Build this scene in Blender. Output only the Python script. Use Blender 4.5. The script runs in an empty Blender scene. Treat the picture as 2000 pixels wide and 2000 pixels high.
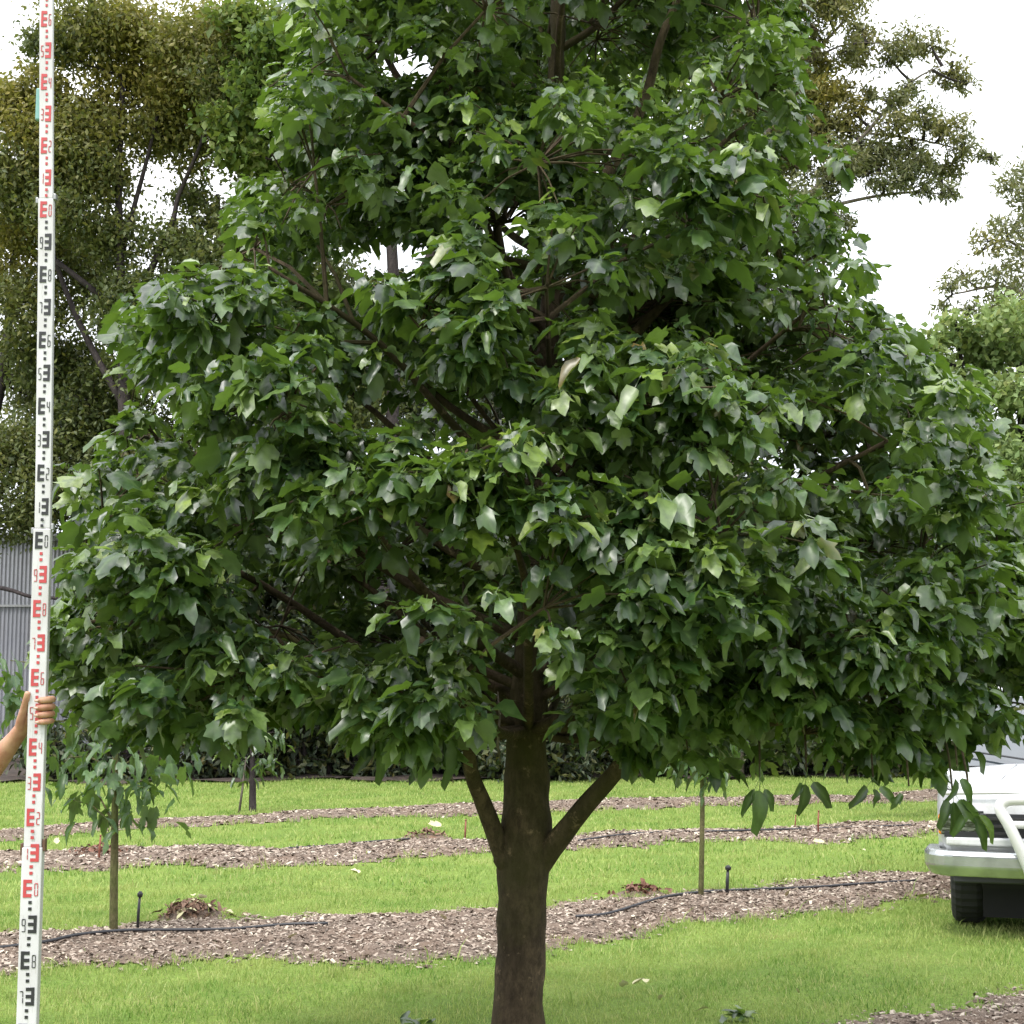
import bpy, math, random
import numpy as np
from mathutils import Vector, Matrix
R = math.radians
rng = np.random.default_rng(7)
random.seed(7)
C = bpy.context.scene.collection
S = bpy.context.scene

# ------------------------------------------------------------------ camera
F, EYE, HOR = 3000.0, 1.6, 1340.0          # focal length in photo pixels, eye height, horizon row
PITCH = math.atan((HOR-1000)/F)
cam = bpy.data.cameras.new('camera'); co = bpy.data.objects.new('camera', cam); C.objects.link(co)
cam.sensor_width = 36; cam.lens = 36*F/2000; cam.clip_end = 3000; cam.clip_start = .05
co.location = (0, 0, EYE); co.rotation_euler = (R(90)+PITCH, 0, 0)
S.camera = co

# ------------------------------------------------------------------ sky and sun (bright overcast)
SUN_EL, SUN_AZ = R(58), R(215)
W = bpy.data.worlds.new('World'); S.world = W; W.use_nodes = True
nt = W.node_tree; nt.nodes.clear()
out = nt.nodes.new('ShaderNodeOutputWorld')
sky = nt.nodes.new('ShaderNodeTexSky'); sky.sky_type = 'NISHITA'; sky.sun_disc = False
sky.sun_elevation = SUN_EL; sky.sun_rotation = SUN_AZ
b1 = nt.nodes.new('ShaderNodeBackground'); b1.inputs[1].default_value = .1
nt.links.new(sky.outputs[0], b1.inputs[0])
tc = nt.nodes.new('ShaderNodeTexCoord'); nz = nt.nodes.new('ShaderNodeTexNoise')
nz.inputs['Scale'].default_value = 2.2; nz.inputs['Detail'].default_value = 5
nt.links.new(tc.outputs['Generated'], nz.inputs['Vector'])
cr = nt.nodes.new('ShaderNodeValToRGB'); cr.color_ramp.elements[0].position = .35; cr.color_ramp.elements[1].position = .65
cr.color_ramp.elements[0].color = (.84, .88, .95, 1); cr.color_ramp.elements[1].color = (1, 1, 1, 1)
nt.links.new(nz.outputs['Fac'], cr.inputs[0])
b2 = nt.nodes.new('ShaderNodeBackground')
sx = nt.nodes.new('ShaderNodeSeparateXYZ'); nt.links.new(tc.outputs['Generated'], sx.inputs[0])
mr_ = nt.nodes.new('ShaderNodeMapRange'); mr_.inputs[1].default_value = 0; mr_.inputs[2].default_value = 1; mr_.inputs[3].default_value = .75; mr_.inputs[4].default_value = 2.1
nt.links.new(sx.outputs['Z'], mr_.inputs[0]); nt.links.new(mr_.outputs[0], b2.inputs[1])     # a cloud layer is brightest overhead
nt.links.new(cr.outputs[0], b2.inputs[0])
mx = nt.nodes.new('ShaderNodeMixShader'); mx.inputs[0].default_value = .88
nt.links.new(b1.outputs[0], mx.inputs[1]); nt.links.new(b2.outputs[0], mx.inputs[2]); nt.links.new(mx.outputs[0], out.inputs[0])
sl = bpy.data.lights.new('sun', 'SUN'); sl.energy = 1.5; sl.angle = R(12); sl.color = (1, .96, .9)
so = bpy.data.objects.new('sun', sl); C.objects.link(so)
sd = Vector((math.sin(SUN_AZ)*math.cos(SUN_EL), math.cos(SUN_AZ)*math.cos(SUN_EL), math.sin(SUN_EL)))
so.rotation_euler = sd.to_track_quat('Z', 'Y').to_euler()
S.view_settings.view_transform = 'Standard'; S.view_settings.look = 'None'
S.view_settings.gamma = 1; S.view_settings.use_curve_mapping = False
S.view_settings.exposure = 1.05
S.render.engine = 'CYCLES'
S.cycles.max_bounces = 8; S.cycles.transparent_max_bounces = 8

# ------------------------------------------------------------------ helpers
def at(px, py, Y):
    """point at forward distance Y seen at photo pixel px,py"""
    a = math.atan((1000-py)/F)+PITCH
    z = EYE+Y*math.tan(a)
    dep = Y*math.cos(PITCH)+(z-EYE)*math.sin(PITCH)
    return Vector(((px-1000)/F*dep, Y, z))
def on_ground(px, py):
    Y = EYE/math.tan(-(math.atan((1000-py)/F)+PITCH))
    return at(px, py, Y)

def mat(name, build):
    m = bpy.data.materials.new(name); m.use_nodes = True
    n = m.node_tree; p = n.nodes['Principled BSDF']; build(n, p); return m
def N(n, t, **kw):
    x = n.nodes.new(t)
    for k, v in kw.items():
        if k in x.inputs: x.inputs[k].default_value = v
        else: setattr(x, k, v)
    return x
def mixc(n, fac, a, b, mode='MIX'):
    x = n.nodes.new('ShaderNodeMix'); x.data_type = 'RGBA'; x.blend_type = mode
    for s, v in ((x.inputs[0], fac), (x.inputs[6], a), (x.inputs[7], b)):
        if isinstance(v, (int, float)): s.default_value = v
        elif isinstance(v, tuple): s.default_value = (*v, 1)
        else: n.links.new(v, s)
    return x.outputs[2]
def ramp(n, src, stops):
    r = n.nodes.new('ShaderNodeValToRGB'); e = r.color_ramp.elements
    while len(e) < len(stops): e.new(.5)
    for q, (p, c) in zip(e, stops): q.position = p; q.color = (*c, 1)
    n.links.new(src, r.inputs[0]); return r.outputs[0]
def noise(n, scale, detail=4, coord='Object', stretch=None, rough=.6):
    t = n.nodes.new('ShaderNodeTexCoord'); x = N(n, 'ShaderNodeTexNoise', Scale=scale, Detail=detail, Roughness=rough)
    v = t.outputs[coord]
    if stretch:
        mp = n.nodes.new('ShaderNodeMapping'); mp.inputs['Scale'].default_value = stretch; n.links.new(v, mp.inputs[0]); v = mp.outputs[0]
    n.links.new(v, x.inputs['Vector']); return x.outputs['Fac']
def bump(n, p, src, strength=.3, dist=.02):
    b = N(n, 'ShaderNodeBump', Strength=strength, Distance=dist); n.links.new(src, b.inputs['Height']); n.links.new(b.outputs[0], p.inputs['Normal'])
def plain(name, col, rough=.5, metal=0, var=.12, scale=8, spec=.5, bstr=0):
    def f(n, p):
        x = noise(n, scale, 5)
        c = ramp(n, x, [(.3, tuple(v*(1-var) for v in col)), (.7, tuple(min(1, v*(1+var)) for v in col))])
        n.links.new(c, p.inputs['Base Color']); p.inputs['Roughness'].default_value = rough; p.inputs['Metallic'].default_value = metal
        p.inputs['Specular IOR Level'].default_value = spec
        if bstr: bump(n, p, x, bstr, .01)
    return mat(name, f)

def leaf_mat(name, stops, young=None, gloss=.38, trans=.3, spec=.5):
    """foliage: colour varies leaf by leaf; attribute tone shifts it, rib lightens the midrib"""
    def f(n, p):
        g = n.nodes.new('ShaderNodeNewGeometry'); oi = n.nodes.new('ShaderNodeObjectInfo')
        ad = N(n, 'ShaderNodeMath', operation='ADD'); n.links.new(g.outputs['Random Per Island'], ad.inputs[0]); n.links.new(oi.outputs['Random'], ad.inputs[1])
        fr = N(n, 'ShaderNodeMath', operation='FRACT'); n.links.new(ad.outputs[0], fr.inputs[0])
        c = ramp(n, fr.outputs[0], stops)
        if young:
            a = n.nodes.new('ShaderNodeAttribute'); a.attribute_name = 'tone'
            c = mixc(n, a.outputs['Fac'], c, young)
            r = n.nodes.new('ShaderNodeAttribute'); r.attribute_name = 'rib'
            ml = N(n, 'ShaderNodeMath', operation='POWER'); n.links.new(r.outputs['Fac'], ml.inputs[0]); ml.inputs[1].default_value = 3
            m2 = N(n, 'ShaderNodeMath', operation='MULTIPLY'); n.links.new(ml.outputs[0], m2.inputs[0]); m2.inputs[1].default_value = .4
            c = mixc(n, m2.outputs[0], c, (.16, .24, .08))
        if young:
            vt = noise(n, 38, 3, rough=.6); c = mixc(n, ramp(n, vt, [(.42, (0, 0, 0)), (.68, (.6, .6, .6))]), c, (.012, .026, .008))
            bump(n, p, noise(n, 16, 2, rough=.5), .35, .02)
        c2 = mixc(n, g.outputs['Backfacing'], c, mixc(n, .45, c, (.13, .18, .08)))   # paler underside
        n.links.new(c2, p.inputs['Base Color'])
        p.inputs['Specular IOR Level'].default_value = spec
        p.inputs['Roughness'].default_value = gloss
        t = n.nodes.new('ShaderNodeBsdfTranslucent')
        n.links.new(mixc(n, .6, c, (.2, .36, .02)), t.inputs[0])
        mxs = n.nodes.new('ShaderNodeMixShader'); mxs.inputs[0].default_value = trans
        n.links.new(p.outputs[0], mxs.inputs[1]); n.links.new(t.outputs[0], mxs.inputs[2])
        n.links.new(mxs.outputs[0], n.nodes['Material Output'].inputs[0])
    return mat(name, f)

M = {}
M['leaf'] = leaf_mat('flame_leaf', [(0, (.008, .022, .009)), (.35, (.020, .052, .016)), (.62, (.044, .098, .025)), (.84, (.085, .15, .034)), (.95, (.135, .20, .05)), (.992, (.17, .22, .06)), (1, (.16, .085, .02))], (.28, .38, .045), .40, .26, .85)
M['leaf2'] = leaf_mat('sapling_leaf', [(0, (.03, .075, .025)), (1, (.08, .15, .05))], (.16, .31, .03), .4, .3)
def toned(name, a, b, trans=.25):
    def f(n, p):
        g = n.nodes.new('ShaderNodeNewGeometry')
        c = ramp(n, g.outputs['Random Per Island'], [(0, a), (1, b)])
        at_ = n.nodes.new('ShaderNodeAttribute'); at_.attribute_name = 'tone'
        c = mixc(n, at_.outputs['Fac'], c, (.34, .27, .045))
        n.links.new(c, p.inputs['Base Color']); p.inputs['Roughness'].default_value = .55
        t = n.nodes.new('ShaderNodeBsdfTranslucent'); n.links.new(mixc(n, .4, c, (.2, .25, .03)), t.inputs[0])
        mxs = n.nodes.new('ShaderNodeMixShader'); mxs.inputs[0].default_value = trans
        n.links.new(p.outputs[0], mxs.inputs[1]); n.links.new(t.outputs[0], mxs.inputs[2])
        n.links.new(mxs.outputs[0], n.nodes['Material Output'].inputs[0])
    return mat(name, f)
M['wattle'] = toned('wattle_leaf', (.045, .068, .024), (.14, .17, .055), .35)
M['gum'] = toned('gum_leaf', (.09, .11, .055), (.19, .20, .10), .3)
M['palegreen'] = toned('pale_leaf', (.17, .26, .09), (.32, .42, .18), .45)
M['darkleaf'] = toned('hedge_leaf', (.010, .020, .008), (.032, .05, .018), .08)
M['midleaf'] = toned('mid_leaf', (.05, .10, .022), (.16, .25, .05), .4)
def bark(name, a, b, moss=None):
    def f(n, p):
        x = noise(n, 6, 8, stretch=(1, 1, .35)); y = noise(n, 38, 7, stretch=(1, 1, .5), rough=.8)
        c = ramp(n, x, [(.35, a), (.65, b)])
        c = mixc(n, ramp(n, y, [(.4, (0, 0, 0)), (.62, (.75, .75, .75))]), c, tuple(v*.35 for v in a))
        if moss:
            z = noise(n, 2.6, 5); c = mixc(n, ramp(n, z, [(.45, (0, 0, 0)), (.62, (.8, .8, .8))]), c, moss); c = mixc(n, ramp(n, noise(n, 11, 6, rough=.7), [(.60, (0, 0, 0)), (.68, (.7, .7, .7))]), c, tuple(v*1.9 for v in b))
        n.links.new(c, p.inputs['Base Color']); p.inputs['Roughness'].default_value = .85; p.inputs['Specular IOR Level'].default_value = .2
        bump(n, p, y, .7, .015)
    return mat(name, f)
M['bark'] = bark('flame_bark', (.060, .043, .027), (.145, .105, .068), (.050, .046, .016))
M['bark_green'] = bark('sapling_bark', (.10, .10, .04), (.20, .17, .09), (.07, .10, .02))
M['bark_dark'] = bark('dark_bark', (.035, .028, .03), (.075, .06, .06))
M['bark_pale'] = bark('gum_bark', (.16, .13, .11), (.28, .24, .2))
def grass_f(n, p):
    g = n.nodes.new('ShaderNodeNewGeometry')
    c = ramp(n, g.outputs['Random Per Island'], [(0, (.08, .17, .027)), (.4, (.18, .30, .055)), (.75, (.31, .41, .095)), (1, (.50, .48, .22))])
    x = noise(n, .9, 5); c = mixc(n, ramp(n, x, [(.38, (0, 0, 0)), (.66, (.75, .75, .75))]), c, (.40, .45, .14))
    x3 = noise(n, 1.4, 6, rough=.75); c = mixc(n, ramp(n, x3, [(.56, (0, 0, 0)), (.7, (.7, .7, .7))]), c, (.42, .38, .17)); x2 = noise(n, 2.3, 4); c = mixc(n, ramp(n, x2, [(.5, (0, 0, 0)), (.7, (.6, .6, .6))]), c, (.12, .27, .04))
    n.links.new(c, p.inputs['Base Color']); p.inputs['Roughness'].default_value = .55; p.inputs['Specular IOR Level'].default_value = .3
    t = n.nodes.new('ShaderNodeBsdfTranslucent'); n.links.new(c, t.inputs[0])
    m = n.nodes.new('ShaderNodeMixShader'); m.inputs[0].default_value = .35
    n.links.new(p.outputs[0], m.inputs[1]); n.links.new(t.outputs[0], m.inputs[2]); n.links.new(m.outputs[0], n.nodes['Material Output'].inputs[0])
M['grass'] = mat('grass_blades', grass_f)
def lawn_f(n, p):
    x = noise(n, 1.1, 6); y = noise(n, 40, 6, rough=.8); z = noise(n, 220, 3, rough=.8)
    c = ramp(n, x, [(.3, (.13, .23, .04)), (.55, (.21, .31, .06)), (.75, (.28, .33, .09))])
    c = mixc(n, ramp(n, y, [(.4, (.6, .6, .6)), (.6, (0, 0, 0))]), c, (.09, .10, .035))
    c = mixc(n, ramp(n, z, [(.35, (.5, .5, .5)), (.6, (0, 0, 0))]), c, (.06, .08, .02))
    n.links.new(c, p.inputs['Base Color']); p.inputs['Roughness'].default_value = .9; p.inputs['Specular IOR Level'].default_value = .1
    bump(n, p, y, .6, .03)
M['lawn'] = mat('lawn_ground', lawn_f)
def mulch_f(n, p):
    x = noise(n, 2.5, 6); y = noise(n, 55, 7, rough=.85)
    c = ramp(n, y, [(.32, (.065, .042, .032)), (.5, (.18, .14, .112)), (.68, (.35, .29, .24))])
    c = mixc(n, ramp(n, x, [(.4, (0, 0, 0)), (.7, (.6, .6, .6))]), c, (.17, .11, .075))
    n.links.new(c, p.inputs['Base Color']); p.inputs['Roughness'].default_value = .95; p.inputs['Specular IOR Level'].default_value = .1
    bump(n, p, y, .8, .02)
M['mulch'] = mat('mulch_ground', mulch_f)
def chip_f(n, p):
    g = n.nodes.new('ShaderNodeNewGeometry')
    c = ramp(n, g.outputs['Random Per Island'], [(0, (.05, .036, .027)), (.25, (.16, .118, .09)), (.6, (.27, .213, .17)), (.9, (.38, .32, .265)), (1, (.55, .49, .38))])
    n.links.new(c, p.inputs['Base Color']); p.inputs['Roughness'].default_value = .85; p.inputs['Specular IOR Level'].default_value = .2
M['chip'] = mat('wood_chips', chip_f)
M['straw'] = plain('dry_leaf_pale', (.46, .43, .25), .7, var=.25, scale=30)
M['rust'] = plain('dry_leaf_red', (.15, .07, .045), .8, var=.4, scale=30)
M['pipe'] = plain('black_poly_pipe', (.018, .018, .022), .45, var=.3)
M['stake'] = plain('red_brown_stake', (.20, .065, .04), .7, var=.3, scale=20)
def staff_f(n, p):
    x = noise(n, 7, 6, stretch=(1, 1, .5)); y = noise(n, 60, 5, stretch=(2, 2, .25), rough=.8)
    c = ramp(n, x, [(.3, (.42, .40, .40)), (.6, (.56, .55, .57))]); c = mixc(n, ramp(n, y, [(.56, (0, 0, 0)), (.72, (.6, .6, .6))]), c, (.24, .22, .19))
    n.links.new(c, p.inputs['Base Color']); p.inputs['Roughness'].default_value = .5
M['staffwhite'] = mat('staff_white', staff_f)
M['staffdark'] = plain('staff_edge_grey', (.30, .30, .31), .4, metal=.4)
M['red'] = plain('print_red', (.42, .05, .055), .5, var=.1)
M['black'] = plain('print_black', (.02, .02, .022), .5, var=.1)
M['clip'] = plain('plastic_clip', (.10, .05, .03), .5)
M['teal'] = plain('teal_clip', (.16, .33, .31), .45)
def skin_f(n, p):
    x = noise(n, 22, 5); y = noise(n, 240, 4, rough=.7)
    n.links.new(ramp(n, x, [(.35, (.34, .15, .095)), (.62, (.47, .27, .175))]), p.inputs['Base Color']); p.inputs['Roughness'].default_value = .5
    p.inputs['Subsurface Weight'].default_value = .15; p.inputs['Subsurface Radius'].default_value = (.01, .004, .002); bump(n, p, y, .35, .002)
M['skin'] = mat('skin', skin_f); M['nail'] = plain('nail', (.52, .33, .26), .3)
M['shirt'] = plain('shirt', (.10, .14, .20), .85, bstr=.1); M['trousers'] = plain('trousers', (.13, .12, .09), .85)
M['hair'] = plain('hair', (.05, .035, .02), .7); M['boot'] = plain('boot', (.05, .035, .025), .6)
def shed_f(n, p):
    x = noise(n, .6, 5); y = noise(n, 3, 6, stretch=(1, 1, .15))
    c = ramp(n, x, [(.3, (.23, .235, .27)), (.7, (.34, .345, .38))]); c = mixc(n, ramp(n, y, [(.5, (0, 0, 0)), (.75, (.5, .5, .5))]), c, (.20, .17, .15))
    n.links.new(c, p.inputs['Base Color']); p.inputs['Roughness'].default_value = .55; p.inputs['Metallic'].default_value = .25
M['shed'] = mat('galvanised_sheet', shed_f)
def paint_f(n, p):
    x = noise(n, 3, 6); c = ramp(n, x, [(.35, (.47, .48, .49)), (.6, (.62, .63, .64))])
    c = mixc(n, ramp(n, noise(n, 9, 8, rough=.8), [(.5, (0, 0, 0)), (.75, (.5, .5, .5))]), c, (.30, .27, .23))
    n.links.new(c, p.inputs['Base Color']); p.inputs['Roughness'].default_value = .3; p.inputs['Coat Weight'].default_value = .5; p.inputs['Coat Roughness'].default_value = .08
M['paint'] = mat('white_car_paint', paint_f)
M['bumper'] = plain('dusty_silver_bumper', (.50, .52, .52), .26, metal=.85, var=.25, scale=7)
M['chrome'] = plain('chrome', (.75, .76, .78), .15, metal=1)
M['alloy'] = plain('bullbar_white', (.62, .62, .61), .3, var=.05)
M['blackplastic'] = plain('black_plastic', (.02, .021, .024), .45)
M['rubber'] = plain('tyre_rubber', (.02, .02, .02), .8, var=.3, bstr=.3)
M['underbody_and_shade'] = plain('underbody_and_shade', (.012, .012, .012), .9)
M['amber'] = plain('amber_lens', (.7, .22, .03), .2)
def glass_f(n, p):
    x = noise(n, 2, 3); n.links.new(ramp(n, x, [(.3, (.02, .025, .03)), (.7, (.04, .05, .055))]), p.inputs['Base Color'])
    p.inputs['Roughness'].default_value = .05; p.inputs['Specular IOR Level'].default_value = .8; p.inputs['Coat Weight'].default_value = 1
M['glass'] = mat('dark_car_glass', glass_f)
def lens_f(n, p):
    x = noise(n, 14, 2, stretch=(1, 1, 4)); n.links.new(ramp(n, x, [(.4, (.03, .03, .035)), (.68, (.3, .3, .32))]), p.inputs['Base Color'])
    p.inputs['Roughness'].default_value = .1; p.inputs['Metallic'].default_value = .6; p.inputs['Coat Weight'].default_value = 1
M['lens'] = mat('headlight_lens', lens_f); M['litter'] = plain('leaf_litter', (.04, .027, .02), .95, var=.6, scale=9, bstr=.5)

def tag(o, label=None, cat=None, group=None, kind=None):
    if label: o['label'] = label
    if cat: o['category'] = cat
    if group: o['group'] = group
    if kind: o['kind'] = kind
    return o
def empty(name, loc, rz=0):
    o = bpy.data.objects.new(name, None); C.objects.link(o); o.location = loc; o.rotation_euler = (0, 0, rz)
    o.empty_display_size = .2; return o
def link(name, me, parent=None):
    o = bpy.data.objects.new(name, me); C.objects.link(o)
    if parent: o.parent = parent
    return o
class MB:
    def __init__(s): s.v = []; s.f = []; s.m = []; s.n = 0
    def add(s, vs, fs, mi=0):
        s.v.extend([tuple(v) for v in vs]); s.f.extend([tuple(i+s.n for i in f) for f in fs]); s.m.extend([mi]*len(fs)); s.n += len(vs)
        return s
    def box(s, c, d, mi=0, rot=None):
        vs = [Vector((sx*d[0]/2, sy*d[1]/2, sz*d[2]/2)) for sz in (-1, 1) for sy in (-1, 1) for sx in (-1, 1)]
        if rot: vs = [rot @ v for v in vs]
        vs = [v+Vector(c) for v in vs]
        return s.add(vs, [(0, 2, 3, 1), (4, 5, 7, 6), (0, 1, 5, 4), (2, 6, 7, 3), (0, 4, 6, 2), (1, 3, 7, 5)], mi)
    def tube(s, pts, rad, seg=10, cap=True, wob=0, mi=0):
        pts = [Vector(p) for p in pts]; n = len(pts)
        if not hasattr(rad, '__len__'): rad = [rad]*n
        vs = []; up = Vector((0, 0, 1)); prev = None
        for i, p in enumerate(pts):
            t = (pts[min(i+1, n-1)]-pts[max(i-1, 0)]).normalized()
            if prev is None:
                a = t.cross(up if abs(t.z) < .9 else Vector((1, 0, 0))).normalized()
            else: a = (prev-t*prev.dot(t)).normalized()
            prev = a; b = t.cross(a)
            for k in range(seg):
                q = 2*math.pi*k/seg; r = rad[i]*(1+wob*math.sin(q*3+i*1.3)+wob*.6*math.sin(q*2-i*.7))
                vs.append(p+a*math.cos(q)*r+b*math.sin(q)*r)
        fs = [(i*seg+k, i*seg+(k+1) % seg, (i+1)*seg+(k+1) % seg, (i+1)*seg+k) for i in range(n-1) for k in range(seg)]
        if cap: fs += [tuple(range(seg))[::-1], tuple((n-1)*seg+k for k in range(seg))]
        return s.add(vs, fs, mi)
    def build(s, name, m, parent=None, smooth=False, bevel=0):
        me = bpy.data.meshes.new(name); me.from_pydata(s.v, [], s.f)
        for x in (m if isinstance(m, (list, tuple)) else [m]): me.materials.append(x)
        me.polygons.foreach_set('material_index', s.m)
        if smooth: me.polygons.foreach_set('use_smooth', [True]*len(me.polygons))
        me.update()
        o = link(name, me, parent)
        if bevel:
            b = o.modifiers.new('bevel', 'BEVEL'); b.width = bevel; b.segments = 2; b.limit_method = 'ANGLE'
        return o
def smooth_path(pts, sub=5):
    """Catmull-Rom through points"""
    p = [Vector(q) for q in pts]; p = [p[0]*2-p[1]]+p+[p[-1]*2-p[-2]]; o = []
    for i in range(1, len(p)-2):
        for k in range(sub):
            t = k/sub; a, b, c, d = p[i-1:i+3]
            o.append(.5*((2*b)+(c-a)*t+(2*a-5*b+4*c-d)*t*t+(3*b-a-3*c+d)*t**3))
    return o+[p[-2]]
def np_mesh(name, V, T, m, attrs=None, quads=False):
    """V (n,3), T (k,3) or (k,4)"""
    me = bpy.data.meshes.new(name); k = T.shape[1]
    me.vertices.add(len(V)); me.vertices.foreach_set('co', V.astype(np.float32).ravel())
    me.loops.add(T.size); me.loops.foreach_set('vertex_index', T.astype(np.int32).ravel())
    me.polygons.add(len(T)); me.polygons.foreach_set('loop_start', np.arange(0, T.size, k, dtype=np.int32))
    me.polygons.foreach_set('loop_total', np.full(len(T), k, dtype=np.int32))
    for a, v in (attrs or {}).items():
        at_ = me.attributes.new(a, 'FLOAT', 'POINT'); at_.data.foreach_set('value', v.astype(np.float32))
    me.materials.append(m); me.update(calc_edges=True); me.validate(); return me
def scatter(TV, TF, pos, Rm, sc):
    """copies of one template: TV (n,3), TF (k,3); pos (N,3), Rm (N,3,3) columns = axes, sc (N,) or (N,3)"""
    sc = np.asarray(sc); sc = sc[:, None] if sc.ndim == 1 else sc
    V = TV[None]*sc[:, None, :] if sc.shape[1] == 3 else TV[None]*sc[:, None]
    V = np.einsum('nij,nkj->nki', Rm, V)+pos[:, None]
    T = TF[None]+(np.arange(len(pos))*len(TV))[:, None, None]
    return V.reshape(-1, 3), T.reshape(-1, TF.shape[1])
def frames(d, nrm):
    """columns: x=side, y=direction, z=normal"""
    d = d/np.linalg.norm(d, axis=1, keepdims=True)
    x = np.cross(d, nrm); x /= np.linalg.norm(x, axis=1, keepdims=True)+1e-9
    z = np.cross(x, d); return np.stack([x, d, z], 2)
def unit(a): return a/(np.linalg.norm(a, axis=-1, keepdims=True)+1e-9)

# ------------------------------------------------------------------ ground
PA = rng.uniform(0, 6.28, 12)
def gz(x, y):
    x = np.asarray(x, float); y = np.asarray(y, float)
    fade = np.clip(1-(np.hypot(x, y-12)-30)/20, 0, 1)
    return fade*(.018*np.sin(x*.9+PA[0])*np.cos(y*.7+PA[1])+.012*np.sin(x*2.3+y*1.1+PA[2])+.008*np.sin(x*5.1-y*4.3+PA[3]))
BEDS = [  # (x, near edge, far edge) of each mulched row
 [(-9, .9, 2.4), (-4, 3.3, 4.7), (0, 5.2, 6.6), (1.5, 6.0, 7.35), (2.8, 6.9, 8.45), (6, 8.6, 10), (9, 10, 11.5)],
 [(-12, 4.0, 5.6), (-8, 6, 7.6), (-3.1, 8.6, 10.2), (-1.65, 9.15, 10.8), (-.33, 9.25, 11.3), (.35, 9.8, 11.5), (1.15, 10.6, 12.0), (2.9, 11.7, 13.2), (6, 13.0, 14.5), (12, 15.6, 17)],
 [(-14, 10, 11.6), (-8, 12.4, 14), (-4.9, 13.7, 15.2), (-2.5, 14.0, 15.8), (-.36, 14.8, 16.2), (1.1, 15.7, 17.1), (2.9, 16.2, 17.7), (4.7, 16.8, 18.2), (9, 18.6, 20), (16, 21, 22.5)],
 [(-16, 12, 13.6), (-9, 14.8, 16.3), (-5.8, 16.2, 17.8), (-3.1, 18.2, 19.4), (-.7, 19.4, 21.2), (2.1, 20.7, 22.2), (5.2, 21.6, 23.2), (10, 23.6, 25), (16, 26, 27.5)]]
def wig(x, y): return .06*np.sin(x*17-y*13+1)*np.sin(x*7+y*19)+.05*np.sin(x*41+y*37)+ .12*np.sin(x*2.1+y*.6)+.09*np.sin(x*5.3+y*3.1)+.06*np.sin(x*13+y*11)+.04*np.sin(x*29-y*23)
def bedpos(i, x):
    b = np.array(BEDS[i]); return np.interp(x, b[:, 0], b[:, 1]), np.interp(x, b[:, 0], b[:, 2])
def bedmask(i, x, y):
    lo, hi = bedpos(i, x); w = wig(x, y); return np.minimum(y-lo-w, hi-y+w*.8)
def anybed(x, y):
    return np.max([bedmask(i, x, y) for i in range(4)], axis=0)
def woods(x, y): return y-(26.5+.12*x+.25*np.sin(x*1.3)+.2*np.sin(x*3.1))

def grid_mesh(name, xs, ys, m, zoff=0, keep=None, hf=None):
    X, Y = np.meshgrid(xs, ys); Z = gz(X, Y)+zoff
    if hf is not None: Z = Z+hf(X, Y)
    V = np.stack([X, Y, Z], 2).reshape(-1, 3); nx = len(xs)
    I = np.arange(len(V)).reshape(len(ys), nx)
    Q = np.stack([I[:-1, :-1], I[:-1, 1:], I[1:, 1:], I[1:, :-1]], 2).reshape(-1, 4)
    if keep is not None:
        c = V[Q].mean(1); Q = Q[keep(c[:, 0], c[:, 1])]
    u, inv = np.unique(Q, return_inverse=True); V = V[u]; Q = inv.reshape(-1, 4)
    me = np_mesh(name, V, Q, m); me.polygons.foreach_set('use_smooth', [True]*len(me.polygons)); return me
xs = np.concatenate([[-900, -400, -180, -90, -50, -30], np.arange(-20, 20.01, .25), [30, 50, 90, 180, 400, 900]])
ys = np.concatenate([[-60, -30, -12], np.arange(-4, 40, .25), [48, 60, 90, 180, 400, 1200]])
tag(link('lawn', grid_mesh('lawn', xs, ys, M['lawn'])), kind='structure')
for i in range(4):
    b = np.array(BEDS[i]); st = .05 if i < 2 else .08
    o = link('mulch_bed', grid_mesh('mulch_bed', np.arange(b[0, 0], b[-1, 0], st), np.arange(b[:, 1].min()-.5, b[:, 2].max()+.5, st), M['mulch'], .004,
             lambda x, y, i=i: (bedmask(i, x, y) > 0), lambda x, y, i=i: .035*np.clip(bedmask(i, x, y)/.5, 0, 1)**.7+.012*np.sin(x*17+y*9)*np.sin(y*21-x*5)))
    tag(o, kind='structure')
tag(link('woodland_floor', grid_mesh('woodland_floor', np.arange(-24, 24, .3), np.arange(22, 42, .3), M['litter'], .008, lambda x, y: woods(x, y) > 0,
     lambda x, y: .03*np.sin(x*3)*np.sin(y*4)+.03)), kind='structure')

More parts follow.
